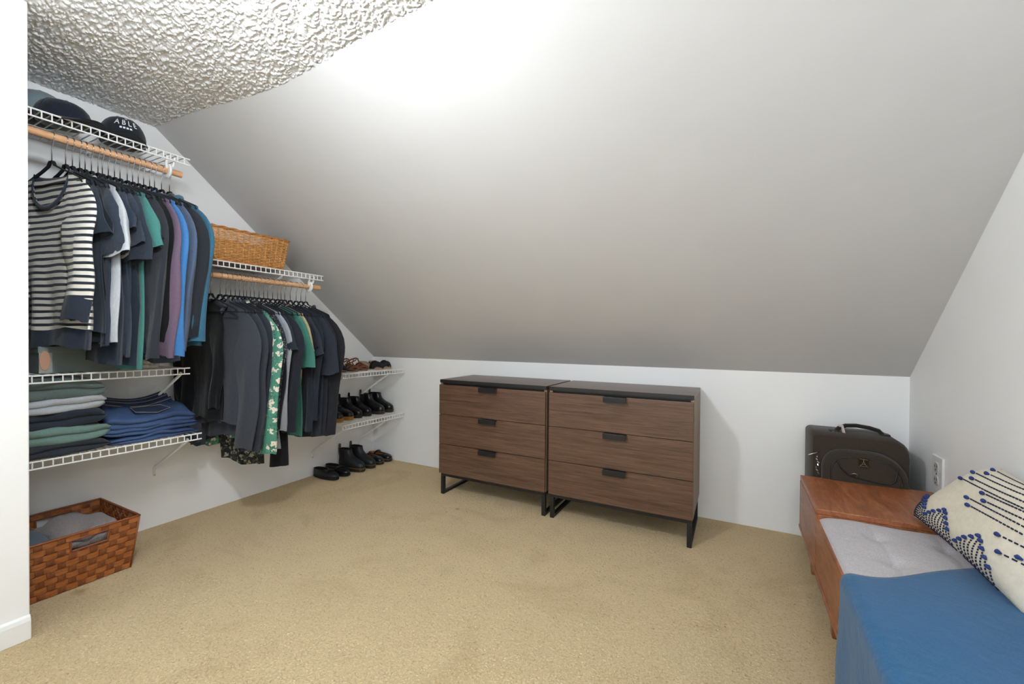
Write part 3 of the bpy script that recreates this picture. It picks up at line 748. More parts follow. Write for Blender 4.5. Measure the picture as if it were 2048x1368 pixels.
# ------------------------------------------------------------------ woven laundry basket on the floor
def woven_basket():
    t = thing('woven_basket', 'brown woven strap basket with handle holes on the carpet', 'basket', (.232, -2.066, 0))
    B, T, fs = quad_frame(-.185, .185, -.215, .150, .003, .242, .026)
    CA = mat_wood('brown_strap', (128, 70, 30), (160, 94, 46), (184, 116, 64), (6, 6, 40), .4)
    CB = mat_wood('dark_brown_strap', (96, 48, 20), (124, 68, 34), (142, 84, 46), (20, 20, 6), .4)
    RIM = mat_plain('brown_rim', (132, 72, 36), .45)
    for fi, (P, ln_) in enumerate(fs):
        nc = int(ln_/.0285); nr = 9; long_ = fi in (1, 3)
        hole = {1: (.44, .74, .70, .90), 3: (.26, .56, .70, .90)}.get(fi)
        def ribbon(pts, half, along):   # flat strap with thickness
            mb = MB(); rows = []
            for p, n in pts:
                rows.append([p-along*half-n*.0008, p+along*half-n*.0008, p+along*half+n*.0008, p-along*half+n*.0008])
            return mb.loft(rows, True, True, True)
        nrm = (P(1, 0)-P(0, 0)).cross(P(0, 1)-P(0, 0)).normalized(); upv = (P(.5, 1)-P(.5, 0)).normalized(); alg = (P(1, .5)-P(0, .5)).normalized()
        hgt = (P(.5, 1)-P(.5, 0)).length
        for q in range(nr):
            v = (q+.5)/nr
            spans = [(0, 1)]
            if hole and hole[2]-.04 < v < hole[3]+.04: spans = [(0, hole[0]), (hole[1], 1)]
            for ua, ub in spans:
                pts = []
                m = max(2, int((ub-ua)*nc*3))
                for k in range(m+1):
                    u = lerp(ua, ub, k/m); s = math.sin(PI*u*nc)*(1 if q % 2 else -1)
                    s = max(-1, min(1, s*2.2))
                    pts.append((P(u, v, .0026*s), nrm))
                obj('strap', ribbon(pts, hgt/nr*.44, upv), CA, t, smooth='auto')
        for k in range(nc):
            u = (k+.5)/nc
            spans = [(0, 1)]
            if hole and hole[0] < u < hole[1]: spans = [(0, hole[2]), (hole[3], 1)]
            for va, vb in spans:
                pts = []; m = max(2, int((vb-va)*nr*3))
                for q in range(m+1):
                    v = lerp(va, vb, q/m); s = (-1 if k % 2 else 1)*math.cos(PI*(v*nr-.5))
                    s = max(-1, min(1, s*1.8))
                    pts.append((P(u, v, .0026*s), nrm))
                obj('upright_strap', ribbon(pts, ln_/nc*.40, alg), CB, t, smooth='auto')
        if hole:
            c = [(hole[0], hole[2]), (hole[1], hole[2]), (hole[1], hole[3]), (hole[0], hole[3]), (hole[0], hole[2])]
            pts = []
            for (ua, va), (ub, vb) in zip(c, c[1:]):
                pts += [P(lerp(ua, ub, k/6), lerp(va, vb, k/6)) for k in range(6)]
            pts.append(pts[0]); obj('handle_rim', MB().tube(pts, .0045, 6), RIM, t, smooth=True)
    pts = []
    for i in range(4): pts += [T[i].lerp(T[(i+1) % 4], k/12) for k in range(12)]
    pts.append(pts[0]); obj('rim', MB().tube(pts, .0055, 6), RIM, t, smooth=True)
    for i in range(4): obj('corner_edge', MB().tube([B[i], B[i].lerp(T[i], .5), T[i]], .004, 6), RIM, t, smooth=True)
    obj('base', MB().box((-.182, -.212, .001), (.182, .147, .005)), RIM, t)
woven_basket()

# ------------------------------------------------------------------ folded clothes
def folded(name, label, cat, c, cx, cy, z0, sx, sy, h, seed, group, mat=None, lobes=2, wob=.006, slope=0, sag=0, parent=None, rz=0):
    rn = random.Random(seed); ph = [rn.uniform(0, 6) for _ in range(6)]
    prof = []   # closed x-z profile, front (+x) shows the folded edges
    prof.append((-1, 0)); prof.append((-.5, 0)); prof.append((0, 0)); prof.append((.5, 0)); prof.append((.82, 0))
    for l in range(lobes):
        for k in range(7):
            a = -PI/2 + PI*k/6
            prof.append((.90+.10*math.cos(a)*(1 if l == 0 else .92), (l+.5)/lobes + .5/lobes*math.sin(a)*.97))
    prof += [(.82, 1), (.5, 1.03), (0, 1.05), (-.5, 1.02), (-.9, .95), (-1, .6)]
    rings = []
    n = 26
    for j in range(n+1):
        v = -1+2*j/n
        e_ = (1-abs(v)**5)**.5 if abs(v) < 1 else 0
        e_ = .30+.70*e_
        ring = []
        for x, z in prof:
            xx = x*sx/2*(.93+.07*e_) + wob*math.sin(v*5+ph[0]+z*3)+wob*.6*math.sin(v*11+ph[1])
            zz = .5*h+(z-.5)*h*e_ + (z*wob)*(math.sin(v*4+ph[2]+x*2)+.6*math.sin(v*9+x*5+ph[3])) + slope*v*z*h + sag*z*h*(v*v-.4)
            yy = v*sy/2 + wob*.8*math.sin(z*7+ph[4]+x*2)
            ring.append((xx, yy, max(0, zz)))
        rings.append(ring)
    mb = MB().loft(rings, True, True, True)
    o = obj(name if parent is None else 'folded_body', mb, mat or fabric(c), parent, smooth=True)
    if parent is None:
        o.location = (cx, cy, z0); o.rotation_euler = (0, 0, rz); tag(o, label, cat, group)
    return o
GS = 'folded sweaters on the wire shelf'
zz = [.570, .618, .684, .752, .808, .898]
folded('folded_sweater', 'charcoal folded sweater at the bottom of the pile', 'sweater', (46, 50, 57), .225, -2.185, zz[0], .31, .43, zz[1]-zz[0]+.010, 1, GS, slope=-.1)
folded('folded_sweater', 'sea green folded sweater second from the bottom of the pile', 'sweater', (104, 130, 122), .222, -2.195, zz[1], .31, .45, zz[2]-zz[1]+.010, 2, GS)
folded('folded_sweater', 'dark navy folded sweater in the middle of the pile', 'sweater', (40, 46, 56), .215, -2.20, zz[2], .31, .43, zz[3]-zz[2]+.010, 3, GS)
folded('folded_sweater', 'pale grey folded sweater second from the top of the pile', 'sweater', (168, 171, 175), .218, -2.20, zz[3], .31, .43, zz[4]-zz[3]+.010, 4, GS)
folded('folded_sweater', 'sage green folded sweater on top of the pile', 'sweater', (88, 100, 96), .215, -2.19, zz[4], .31, .42, zz[5]-zz[4], 5, GS, slope=-.12, lobes=2)
def denim(name, c, c2):
    m, nt, b = newmat(name)
    tc = N(nt, 'ShaderNodeTexCoord'); n1 = N(nt, 'ShaderNodeTexNoise', i_Scale=9.0, i_Detail=5.0); n2 = N(nt, 'ShaderNodeTexNoise', i_Scale=500.0, i_Detail=2.0)
    for q in (n1, n2): nt.links.new(tc.outputs['Object'], q.inputs['Vector'])
    r = ramp(nt, [(.35, lin(c)), (.65, lin(c2))]); nt.links.new(n1.outputs['Fac'], r.inputs[0]); nt.links.new(r.outputs[0], b.inputs['Base Color'])
    bu = N(nt, 'ShaderNodeBump', i_Strength=.35, i_Distance=.001); nt.links.new(n2.outputs['Fac'], bu.inputs['Height']); nt.links.new(bu.outputs[0], b.inputs['Normal'])
    b.inputs['Roughness'].default_value = .85; return m
DEN = denim('mid_blue_denim', (36, 54, 90), (58, 82, 122)); DEN2 = denim('dark_denim', (28, 38, 60), (40, 56, 88)); STI = mat_plain('tan_stitching', (176, 160, 132), .8)
GJ = 'folded jeans on the wire shelf'
folded('folded_jeans', 'mid blue folded jeans at the bottom of the denim pile', 'jeans', None, .225, -1.795, .570, .30, .37, .036, 11, GJ, mat=DEN)
folded('folded_jeans', 'mid blue folded jeans in the middle of the denim pile', 'jeans', None, .222, -1.80, .606, .30, .375, .040, 12, GJ, mat=DEN)
tj = thing('folded_jeans', 'dark blue folded jeans with a stitched back pocket on top of the pile', 'jeans', (.222, -1.80, .662), 0, GJ); tj.rotation_euler = (0, .20, 0)
folded('x', '', '', None, 0, 0, 0, .29, .355, .060, 13, None, mat=DEN, parent=tj, sag=.10)
for k, (xo, zo, hw_) in enumerate(((-.105, .086, .135), (-.070, .082, .140), (-.035, .073, .145))):
    arc = [(xo+.010*math.cos(u*3), u*hw_, zo-.024*(1-(u)**2)) for u in [-1+2*i/16 for i in range(17)]]
    wb = obj('waistband', MB().tube(arc, .017, 8, flat=(1, .55)), DEN2, tj, smooth=True)
    obj('stitch', MB().tube([(x+.013, y, z+.012) for x, y, z in arc], .0009, 5), STI, wb, smooth=True)
pkt = [(.012, -.055), (.012, .075), (.075, .095), (.118, .020), (.085, -.060)]
pz = lambda x, y: .0640+.002-.10*max(0, x-.085)-.004*0
pk = MB(); pk.add([(x, y, pz(x, y)) for x, y in pkt]+[(x, y, pz(x, y)-.004) for x, y in pkt], [(0,1,2,3,4)]+[(i, (i+1) % 5, 5+(i+1) % 5, 5+i) for i in range(5)])
po = obj('back_pocket', pk, DEN2, tj)
obj('stitch', MB().tube([(x*.97+.002, y*.96, pz(x, y)+.001) for x, y in pkt+pkt[:1]], .0009, 5), STI, po)

# grey box and oddments on the shelf below the clothes
bx_ = thing('storage_box', 'grey green box with a copper oval on its end, behind the striped sweater', 'box', (.22, -2.055, Z3+.003), math.radians(0))
obj('box_body', MB().box((-.085, -.125, 0), (.085, .145, .112)), mat_plain('grey_green_card', (104, 114, 110), .7, bump=.1, bscale=80), bx_, bevel=.002)
obj('end_panel', MB().box((.085, -.125, .001), (.0865, -.085, .111)), mat_plain('pale_card', (150, 152, 142), .7), bx_)
obj('lid', MB().box((-.088, -.128, .088), (.088, .148, .116)), mat_plain('grey_green_lid', (112, 121, 116), .7), bx_, bevel=.002)
ov = [(.0165*math.cos(2*PI*k/24), .042*math.sin(2*PI*k/24)) for k in range(24)]
obj('copper_oval', MB().prism(ov, .003, Matrix(((0,0,1,.0865), (1,0,0,-.108), (0,1,0,.055), (0,0,0,1)))), mat_plain('copper_paper', (186, 142, 116), .45, .2), bx_, bevel=.0008)
sb = thing('small_box', 'small dark box on the shelf under the charcoal sleeve', 'box', (.20, -1.86, Z3+.003), .1)
obj('box_body', MB().box((-.07, -.035, 0), (.07, .035, .060)), mat_plain('dark_card', (52, 56, 60), .7), sb, bevel=.002)
obj('lid', MB().box((-.072, -.037, .048), (.072, .037, .064)), mat_plain('dark_card_lid', (60, 64, 68), .7), sb, bevel=.002)
folded('folded_cloth', 'white folded cloth on the shelf beside the small dark box', 'cloth', (214, 210, 202), .20, -1.775, Z3+.003, .14, .085, .04, 31, None)
folded('folded_cloth', 'grey brown marled knit lying in the woven basket', 'cloth', (150, 140, 138), .225, -2.035, .150, .33, .215, .070, 21, 'cloths in the woven basket', mat=fabric((150, 140, 138), heather=.35), wob=.010, sag=-.15)
folded('folded_cloth', 'slate blue cloth in the woven basket beside the marled knit', 'cloth', (84, 96, 110), .26, -2.205, .150, .29, .13, .055, 22, 'cloths in the woven basket')
folded('folded_cloth', 'grey patterned cloth at the bottom of the woven basket', 'cloth', (128, 126, 128), .232, -2.095, .010, .33, .33, .138, 23, 'cloths in the woven basket', lobes=3, mat=fabric((140, 138, 140), heather=.5))

# ------------------------------------------------------------------ shoes
LEA = mat_plain('black_leather', (14, 15, 18), .28, spec=.5, bump=.06, bscale=120)
LEAM = mat_plain('worn_black_leather', (26, 28, 32), .5, spec=.45, bump=.15, bscale=90)
SOLE = mat_plain('smoked_rubber', (44, 38, 30), .45); SOLEB = mat_plain('black_rubber', (20, 20, 20), .6)
YST = mat_plain('yellow_welt_stitch', (196, 150, 62), .6); TAN = mat_plain('tan_lining', (186, 112, 52), .6)
TABM = mat_plain('brown_pull_tab', (104, 72, 36), .7); DARKIN = mat_plain('dark_lining', (20, 18, 17), .9)
def ring_(B, F, Wd, z, n=30, toe=.62):
    out = []
    for k in range(n):
        a = 2*PI*k/n; cx = math.cos(a); sy = math.sin(a)
        x = lerp(B, F, .5+.5*math.copysign(abs(cx)**.85, cx))
        s = (x-B)/(F-B) if F > B else 0
        wf = lerp(.80, 1.0, sm(.05, toe, s)) if F-B > .15 else 1
        out.append((x, Wd*wf*math.copysign(abs(sy)**.8, sy), z))
    return out
TABS = {
 'chelsea': [(.030, .004, .285, .0455), (.044, .002, .289, .048), (.060, .002, .286, .047), (.074, .003, .268, .0455), (.086, .004, .238, .043), (.098, .005, .203, .041), (.112, .005, .172, .039), (.130, .004, .150, .037), (.150, .003, .139, .0365), (.172, .001, .134, .037)],
 'lowboot': [(.030, .004, .280, .0455), (.044, .002, .284, .048), (.060, .002, .279, .047), (.073, .003, .258, .045), (.085, .005, .215, .042), (.098, .007, .165, .039), (.112, .006, .128, .036)],
 'loafer': [(.020, .004, .268, .042), (.032, .002, .272, .045), (.045, .002, .262, .0445), (.056, .003, .236, .042), (.065, .005, .195, .039), (.072, .006, .150, .036)],
 'maryjane': [(.026, .004, .275, .044), (.038, .002, .279, .047), (.050, .002, .272, .046), (.060, .004, .250, .0435), (.066, .006, .205, .041)],
}
def shoe(kind, label, name, loc, rz, upper, sole, lining, welt=None, tab=None, group=None, sc=.93, laces=False):
    t = thing(name, label, 'shoe' if kind in ('loafer', 'maryjane') else 'boot', loc, rz, group); t.scale = (sc, sc, sc)
    tab_ = TABS[kind]; z0 = tab_[0][0]
    rings = [ring_(B, F, Wd, z) for z, B, F, Wd in tab_]
    z, B, F, Wd = tab_[-1]
    rings.append(ring_(B+.003, F-.003, Wd-.003, z+.001))
    obj('upper', MB().loft(rings, True, True, False), upper, t, smooth='auto', angle=60)
    inn = [ring_(B+.003, F-.003, Wd-.003, z+.001), ring_(B+.006, F-.004, Wd-.006, z-.02), ring_(B+.010, F-.002, Wd-.008, max(z0+.006, z-.045))]
    obj('lining', MB().loft(inn, True, False, True), lining, t, smooth='auto', recalc=False)
    zb, Bb, Fb, Wb = tab_[0]
    so = MB().loft([ring_(Bb-.002, Fb-.006, Wb-.002, 0), ring_(Bb-.005, Fb+.003, Wb+.003, .004), ring_(Bb-.004, Fb+.006, Wb+.004, zb-.006), ring_(Bb-.003, Fb+.006, Wb+.004, zb)], True, True, True)
    s_ = obj('sole', so, sole, t, smooth='auto')
    if welt:
        rr = ring_(Bb-.002, Fb+.0045, Wb+.0035, zb+.0015, 44)
        st = MB()
        for k in range(0, 44):
            a, b = Vector(rr[k]), Vector(rr[(k+1) % 44]); st.tube([a.lerp(b, .1), a.lerp(b, .75)], .0014, 4)
        obj('welt_stitch', st, welt, s_)
    if tab:
        zt, Bt = tab_[-1][0], tab_[-1][1]
        lp = [(Bt+.002, 0, zt-.02), (Bt-.004, 0, zt+.002), (Bt-.003, 0, zt+.028), (Bt+.002, 0, zt+.036), (Bt+.008, 0, zt+.028), (Bt+.008, 0, zt-.002)]
        obj('pull_tab', MB().tube(lp, .010, 8, flat=(.16, 1.0) if False else (.2, .85)), tab, t, smooth=True)
    if kind == 'chelsea':
        for sgn in (-1, 1):
            g = MB()
            def gp(u, v, off):
                z = lerp(.078, .168, v); hwid = lerp(.012, .026, v)
                Wz = interp([(zz_, w_) for zz_, _, _, w_ in tab_], z)
                x = .068+(u-.5)*2*hwid
                return (x, sgn*(Wz+off), z)
            g.grid(lambda u, v: gp(u, v, .0012), 4, 6)
            obj('elastic_gusset', g, DARKIN, t, smooth=True)
    if kind == 'loafer':
        sd = [( .175, y, .062+.010*(1-(y/.043)**2)) for y in [-.043+.086*k/8 for k in range(9)]]
        obj('saddle_strap', MB().tube(sd, .014, 8, flat=(.25, 1)), upper, t, smooth=True)
        mp_ = [(.150+.085*math.sin(a), .030*math.cos(a), .070-.018*math.sin(a)) for a in [PI*k/14 for k in range(15)]]
        obj('moc_seam', MB().tube(mp_, .0025, 5), upper, t, smooth=True)
    if kind == 'maryjane':
        ar = [(.105, .044*math.cos(a), .050+.030*math.sin(a)) for a in [PI*k/12 for k in range(13)]]
        obj('ankle_strap', MB().tube(ar, .011, 8, flat=(.2, 1)), upper, t, smooth=True)
        obj('centre_strap', MB().tube([(.105, 0, .079), (.150, 0, .076), (.200, 0, .068), (.225, 0, .062)], .012, 8, flat=(.25, 1)), upper, t, smooth=True)
        obj('buckle', MB().tube([(.112, -.040, .058), (.112, -.043, .048), (.098, -.043, .048), (.098, -.040, .058), (.112, -.040, .058)], .0014, 5), CHROME, t)
    if laces:
        for k in range(4):
            xx = .135+.022*k; zz_ = .112-.011*k
            obj('lace', MB().tube([(xx, -.022, zz_-.004), (xx+.006, 0, zz_+.003), (xx, .022, zz_-.004)], .0022, 5), DARKIN, t, smooth=True)
    return t
GF = 'shoes on the carpet by the closet wall'
XT = .245
def atoe(x, y, L, rz): return (x-L*math.cos(rz), y-L*math.sin(rz))
def put(kind, label, name, tx, ty, z, rz, *a, sc=.93, **k):
    L = (TABS[kind][0][2]+.006)*sc; p = atoe(tx, ty, L, rz)
    return shoe(kind, label, name, (max(p[0], .008), p[1], z), rz, *a, sc=sc, **k)
put('loafer', 'black loafer on the carpet, nearest the camera of the floor row', 'loafer', .262, -.612, 0, .04, LEAM, SOLEB, DARKIN, group=GF)
put('loafer', 'black loafer on the carpet, tucked beside the tall boots', 'loafer', .255, -.505, 0, .04, LEA, SOLEB, DARKIN, group=GF)
put('chelsea', 'worn black ankle boot on the carpet beside the loafers', 'ankle_boot', .272, -.375, 0, .03, LEAM, SOLE, DARKIN, tab=TABM, welt=YST, group=GF, sc=.95)
put('chelsea', 'worn black ankle boot on the carpet beside the buckled shoes', 'ankle_boot', .262, -.262, 0, .03, LEAM, SOLE, DARKIN, tab=TABM, welt=YST, group=GF, sc=.95)
put('maryjane', 'black buckled shoe with tan lining beside the floor boots', 'buckled_shoe', .262, -.152, 0, .03, LEA, SOLE, TAN, welt=mat_plain('pale_stitch', (180, 170, 140), .6), group=GF)
put('maryjane', 'black buckled shoe with tan lining in the corner by the knee wall', 'buckled_shoe', .262, -.056, 0, .02, LEA, SOLE, TAN, welt=mat_plain('pale_stitch_b', (180, 170, 140), .6), group=GF)
GB = 'boots on the lower shoe shelf'; ZB = Z5+.004
put('lowboot', 'black lace-up shoe with yellow welt, half hidden by the jacket', 'lace_up_shoe', .262, -.585, ZB, .03, LEA, mat_plain('amber_rubber', (150, 104, 40), .45), DARKIN, welt=YST, group=GB, laces=True)
put('lowboot', 'black lace-up shoe with yellow welt beside the looped boots', 'lace_up_shoe', .272, -.485, ZB, .03, LEA, mat_plain('amber_rubber_b', (150, 104, 40), .45), DARKIN, welt=YST, group=GB, laces=True)
put('chelsea', 'glossy black ankle boot with black loop beside the lace-up shoes', 'ankle_boot', .262, -.385, ZB, .03, LEA, SOLEB, DARKIN, tab=DARKIN, group=GB, sc=.86)
put('chelsea', 'glossy black ankle boot with black loop beside the brown tabbed boots', 'ankle_boot', .262, -.287, ZB, .03, LEA, SOLEB, DARKIN, tab=DARKIN, group=GB, sc=.86)
put('chelsea', 'glossy black ankle boot with brown tab, middle of the shelf brace', 'ankle_boot', .290, -.168, ZB, .03, LEA, SOLE, DARKIN, tab=TABM, group=GB, sc=.93)
put('chelsea', 'glossy black ankle boot with brown tab against the knee wall', 'ankle_boot', .290, -.065, ZB, .03, LEA, SOLE, DARKIN, tab=TABM, group=GB, sc=.93)
BRO = mat_plain('brown_leather', (112, 62, 38), .35, bump=.1, bscale=120); INS = mat_plain('pale_insole', (176, 146, 116), .7); BLKS = mat_plain('black_suede', (20, 20, 22), .7); NVS = mat_plain('navy_suede', (28, 34, 48), .8)
GU = 'sandals on the upper shoe shelf'; ZU = Z6+.004
def foot_out(L, w0, n=28):
    r = []
    for k in range(n):
        a = 2*PI*k/n; s = .5+.5*math.cos(a)
        wd = interp([(0, .7), (.15, .78), (.45, .72), (.72, 1.0), (.9, .86), (1, .5)], s)
        r.append((s*L, w0*wd*math.copysign(abs(math.sin(a))**.8, math.sin(a))))
    return r
def strap_arch(x0, x1, w0, h, z0, n=11, shift=0):
    return [(lerp(x0, x1, k/(n-1)) , w0*math.cos(PI*k/(n-1)), z0+h*math.sin(PI*k/(n-1))**.7) for k in range(n)]
def sandal(label, name, tx, ty, z, rz, straps, ankle, heel, ins, group, L=.245):
    p = atoe(tx, ty, L, rz); t = thing(name, label, 'sandal', (max(.008, p[0]), p[1], z), rz, group)
    o2 = foot_out(L, .042)
    lift = lambda x: heel*sm(.62, .12, x/L) if heel else 0
    lo = [(x, y, .002+lift(x)) for x, y in o2]; hi = [(x, y, .012+lift(x)) for x, y in o2]; hi2 = [(lerp(x, L/2, .02), y*.96, .0125+lift(x)) for x, y in o2]
    obj('sole', MB().loft([lo, hi], True, True, False), ins if heel else BRO, t, smooth='auto')
    obj('insole', MB().loft([hi, hi2], True, False, True), ins, t, smooth='auto')
    if heel:
        hb2 = MB().loft([[(x*.24+.004, y*.75, 0) for x, y in o2], [(x*.26, y*.85, heel*.5) for x, y in o2], [(x*.30, y*.9, heel+.003-.25*heel*(x/L)) for x, y in o2]], True, True, True)
        obj('heel', hb2, straps, t, smooth='auto')
    for x0, x1, h in ((.165, .200, .035), (.195, .165, .036), (.135, .155, .045), (.215, .205, .028)) if not heel else ((.165, .165, .045), (.195, .192, .038)):
        obj('strap', MB().tube(strap_arch(x0, x1, .040, h, .008+lift((x0+x1)/2)), .011 if not heel else .022, 8, flat=(.18, 1)), straps, t, smooth=True)
    if ankle:
        an = [(.03+.045*(1+math.cos(a)), .034*math.sin(a), .075+.022*math.cos(a*1)) for a in [PI*.0+2*PI*k/20 for k in range(21)]]
        obj('ankle_strap', MB().tube([(x, y, z_ if True else 0) for x, y, z_ in an], .007, 8, flat=(.9, .2)), straps, t, smooth=True)
        obj('back_strap', MB().tube([(.012, 0, .012), (.006, 0, .045), (.030, 0, .056)], .008, 8, flat=(.2, 1)), straps, t, smooth=True)
        for sg in (-1, 1): obj('side_strap', MB().tube([(.14, sg*.034, .03), (.12, sg*.036, .06), (.118, sg*.020, .097)], .007, 8, flat=(.9, .2)), straps, t, smooth=True)
    return t
sandal('navy slip-on sandal half hidden by the black jacket', 'sandal', .285, -.560, ZU, .03, NVS, False, 0, INS, GU)
sandal('brown strappy sandal with a raised ankle loop, nearer the jacket', 'sandal', .290, -.448, ZU, .03, BRO, True, 0, INS, GU)
sandal('brown strappy sandal with a raised ankle loop, beside the black heeled one', 'sandal', .280, -.345, ZU, .03, BRO, True, 0, INS, GU)
sandal('black heeled mule with pale footbed beside the brown sandals', 'heeled_mule', .300, -.205, ZU, .03, BLKS, False, .052, INS, GU)
sandal('black heeled mule with pale footbed in the corner by the knee wall', 'heeled_mule', .305, -.105, ZU, .03, BLKS, False, .052, INS, GU)
# ------------------------------------------------------------------ bench with cushion
CHERRY = mat_wood('cherry_veneer', (108, 60, 34), (148, 88, 54), (172, 112, 74), (9, 1.6, 9), .38, band=1.0)
BX, BT, BY0, BY1, BW = 3.200, .430, -2.15, -.345, 3.682
bn = thing('storage_bench', 'reddish brown wooden storage bench along the gable wall', 'bench', ((BX+BW)/2, (BY0+BY1)/2, 0))
def loc_(x, y, z): return (x-(BX+BW)/2, y-(BY0+BY1)/2, z)
def bbox_(n, a, b, m=CHERRY, bev=.002, par=bn): return obj(n, MB().box(loc_(*a), loc_(*b)), m, par, bevel=bev)
YC = -.812      # where the cushion starts
bbox_('end_cabinet', (BX+.004, YC, .175), (BW, BY1, BT-.022))
bbox_('top_board', (BX, YC, BT-.022), (BW, BY1+.001, BT), bev=.003)
bbox_('seat_box', (BX+.016, BY0, .190), (BW, YC-.001, .375))
nd = 2
ys = [YC-.002, (YC+BY0)/2, BY0]
for k in range(nd):
    d = bbox_('drawer_front', (BX-.000, ys[k+1]+.0015, .192), (BX+.0165, ys[k]-.0015, .392))
bbox_('end_drawer_front', (BX-.001, YC+.0015, .192), (BX+.0045, BY1-.001, BT-.024))
bbox_('plinth_moulding', (BX-.004, BY0, .175), (BX+.016, BY1, .1915), bev=.003)
for yy in (BY1-.09, YC-.10, BY0+.08):
    for xx in (BX+.03, BW-.08):
        obj('leg', MB().loft([[loc_(xx+.008+dx*.030, yy-.015+dy*.030, 0) for dx, dy in ((0,0),(1,0),(1,1),(0,1))], [loc_(xx+dx*.046, yy-.023+dy*.046, .176) for dx, dy in ((0,0),(1,0),(1,1),(0,1))]], True, True, True), CHERRY, bn, bevel=.002)
# cushion
CU = fabric((182, 176, 177), heather=.20, wb=.3)
ct = thing('bench_cushion', 'pale grey tufted seat cushion lying on the bench', 'cushion', ((BX+BW)/2, (BY0+YC)/2, .3755))
chx, chy, chh = (BW-BX)/2-.004, (YC-BY0)/2-.004, .034
btn = [(3.352, -.967), (3.352, -1.148), (3.352, -1.33), (3.352, -1.62), (3.53, -.967), (3.53, -1.148), (3.53, -1.33), (3.53, -1.62), (3.352, -1.9), (3.53, -1.9)]
btl = [(x-(BX+BW)/2, y-(BY0+YC)/2) for x, y in btn]
def cz(x, y):
    e1 = max(0, 1-abs(x/chx)**10)**.4*max(0, 1-abs(y/chy)**40)**.4
    z = chh*e1 + .006
    for bx2, by2 in btl:
        d2 = ((x-bx2)**2+(y-by2)**2); z -= .017*math.exp(-d2/.0009) + .006*math.exp(-abs(x-bx2)/.010)*math.exp(-((y-by2)/.10)**2)
    return z + .0018*math.sin(x*23+y*7)
mb = MB()
nu, nv2 = 80, 190
mb.grid(lambda u, v: ((u*2-1)*chx, (v*2-1)*chy, cz((u*2-1)*chx, (v*2-1)*chy)), nu, nv2)
mb.grid(lambda u, v: ((u*2-1)*chx, (v*2-1)*chy, 0), 1, 1)
rim = []
obj('cushion_top', mb, CU, ct, smooth=True, recalc=False)
per = [(-1+2*k/40, -1) for k in range(40)]+[(1, -1+2*k/80) for k in range(80)]+[(1-2*k/40, 1) for k in range(40)]+[(-1, 1-2*k/80) for k in range(80)]
obj('cushion_side', MB().loft([[(u*chx, v*chy, 0) for u, v in per], [(u*chx*1.004, v*chy*1.001, .004) for u, v in per], [(u*chx, v*chy, cz(u*chx, v*chy)) for u, v in per]]), CU, ct, smooth=True)
for x, y in btl:
    obj('button', MB().loft([[(x+.012*math.cos(b)*math.cos(2*PI*k/14), y+.012*math.cos(b)*math.sin(2*PI*k/14), cz(x, y)+.001+.005*math.sin(b)) for k in range(14)] for b in (0, .4, .9, 1.4)], True, False, True), CU, ct, smooth=True)

# ------------------------------------------------------------------ blue blanket over the bench
BLU = fabric((36, 88, 128), heather=.16, sheen=.2, wb=.4)
bl = thing('throw_blanket', 'blue woven throw blanket draped over the bench front', 'blanket', (3.4, -1.7, .415))
def blanket(u, v):
    # u: 0 at the wall side .. 1 at the hanging hem; v: 0 far edge .. 1 near edge
    s = u*.82
    xt = 3.655-s; fy0 = lerp(-1.065, -1.325, sm(0, .55, u)) if u < .56 else -1.325-.075*(u-.56)/.44*.5
    y = lerp(fy0, -2.145, v)
    zt = .4255 + .0025*math.sin(y*14+s*9)+.002*math.sin(s*31+y*5)
    edge = BX-.004
    if xt >= edge+.02:
        x, z = xt, zt
    else:
        over = edge+.02-xt; r = .028
        if over < r*PI/2:
            a = over/r; x, z = edge+.02-r*math.sin(a), zt-r*(1-math.cos(a))
        else:
            d = over-r*PI/2; x = edge+.02-r-.004*math.sin(y*17+1)*sm(0, .2, d)-.006*sm(0, .25, d)*(1+math.sin(y*31)); z = zt-r-d
    return (x-3.4, y+1.7, z-.415)
top_ = MB().grid(blanket, 90, 60)
bo = obj('woven_cloth', top_, BLU, bl, smooth=True, recalc=False)
md = bo.modifiers.new('thickness', 'SOLIDIFY'); md.thickness = .004; md.offset = 1
fr = MB(); rn = random.Random(5)
for k in range(46):
    p = Vector(blanket(1, k/45)); L_ = .022+rn.uniform(-.006, .006)
    fr.tube([p, p+Vector((rn.uniform(-.004, .004), rn.uniform(-.004, .004), -L_*.5)), p+Vector((rn.uniform(-.006, .006), rn.uniform(-.006, .006), -L_))], .0016, 4)
o = obj('fringe', fr, BLU, bl); o['kind'] = 'stuff'

# ------------------------------------------------------------------ cushion pillow with blue stitching
pt = thing('throw_pillow', 'cream throw pillow with navy stitched lines and tufts against the wall', 'pillow', (3.56, -1.06, .425))
A_, B_, T_, U_ = Vector((3.512, -.735, .432)), Vector((3.540, -1.36, .424)), Vector((3.674, -.895, .680)), Vector((3.668, -1.45, .700))
O_ = Vector((3.56, -1.06, .425))
pn = (B_-A_).cross(T_-A_).normalized()
if pn.x > 0: pn = -pn
def pil(u, v, side=1, off=0):
    uu, vv = u*2-1, v*2-1
    # edges pull in between the corners
    iu = .5+.5*uu*(1-.05*(1-vv*vv)); iv = .5+.5*vv*(1-.09*(1-uu*uu))
    p = (A_.lerp(B_, iu)).lerp(T_.lerp(U_, iu), iv)
    puff = max(0, (1-min(1, abs(uu))**4)*(1-min(1, abs(vv))**4))**.55
    th = (.088 if side > 0 else .022)*puff + .0012*math.sin(uu*19)*math.sin(vv*17)*puff
    return p + pn*(side*th+off) - O_
CREAM = mat_plain('cream_knit', (222, 212, 192), .95, bump=.8, bscale=420, var=.05)
obj('pillow_cover', MB().grid(lambda u, v: pil(u, v, 1), 40, 30).grid(lambda u, v: pil(u, v, -1), 40, 30), CREAM, pt, smooth=True)
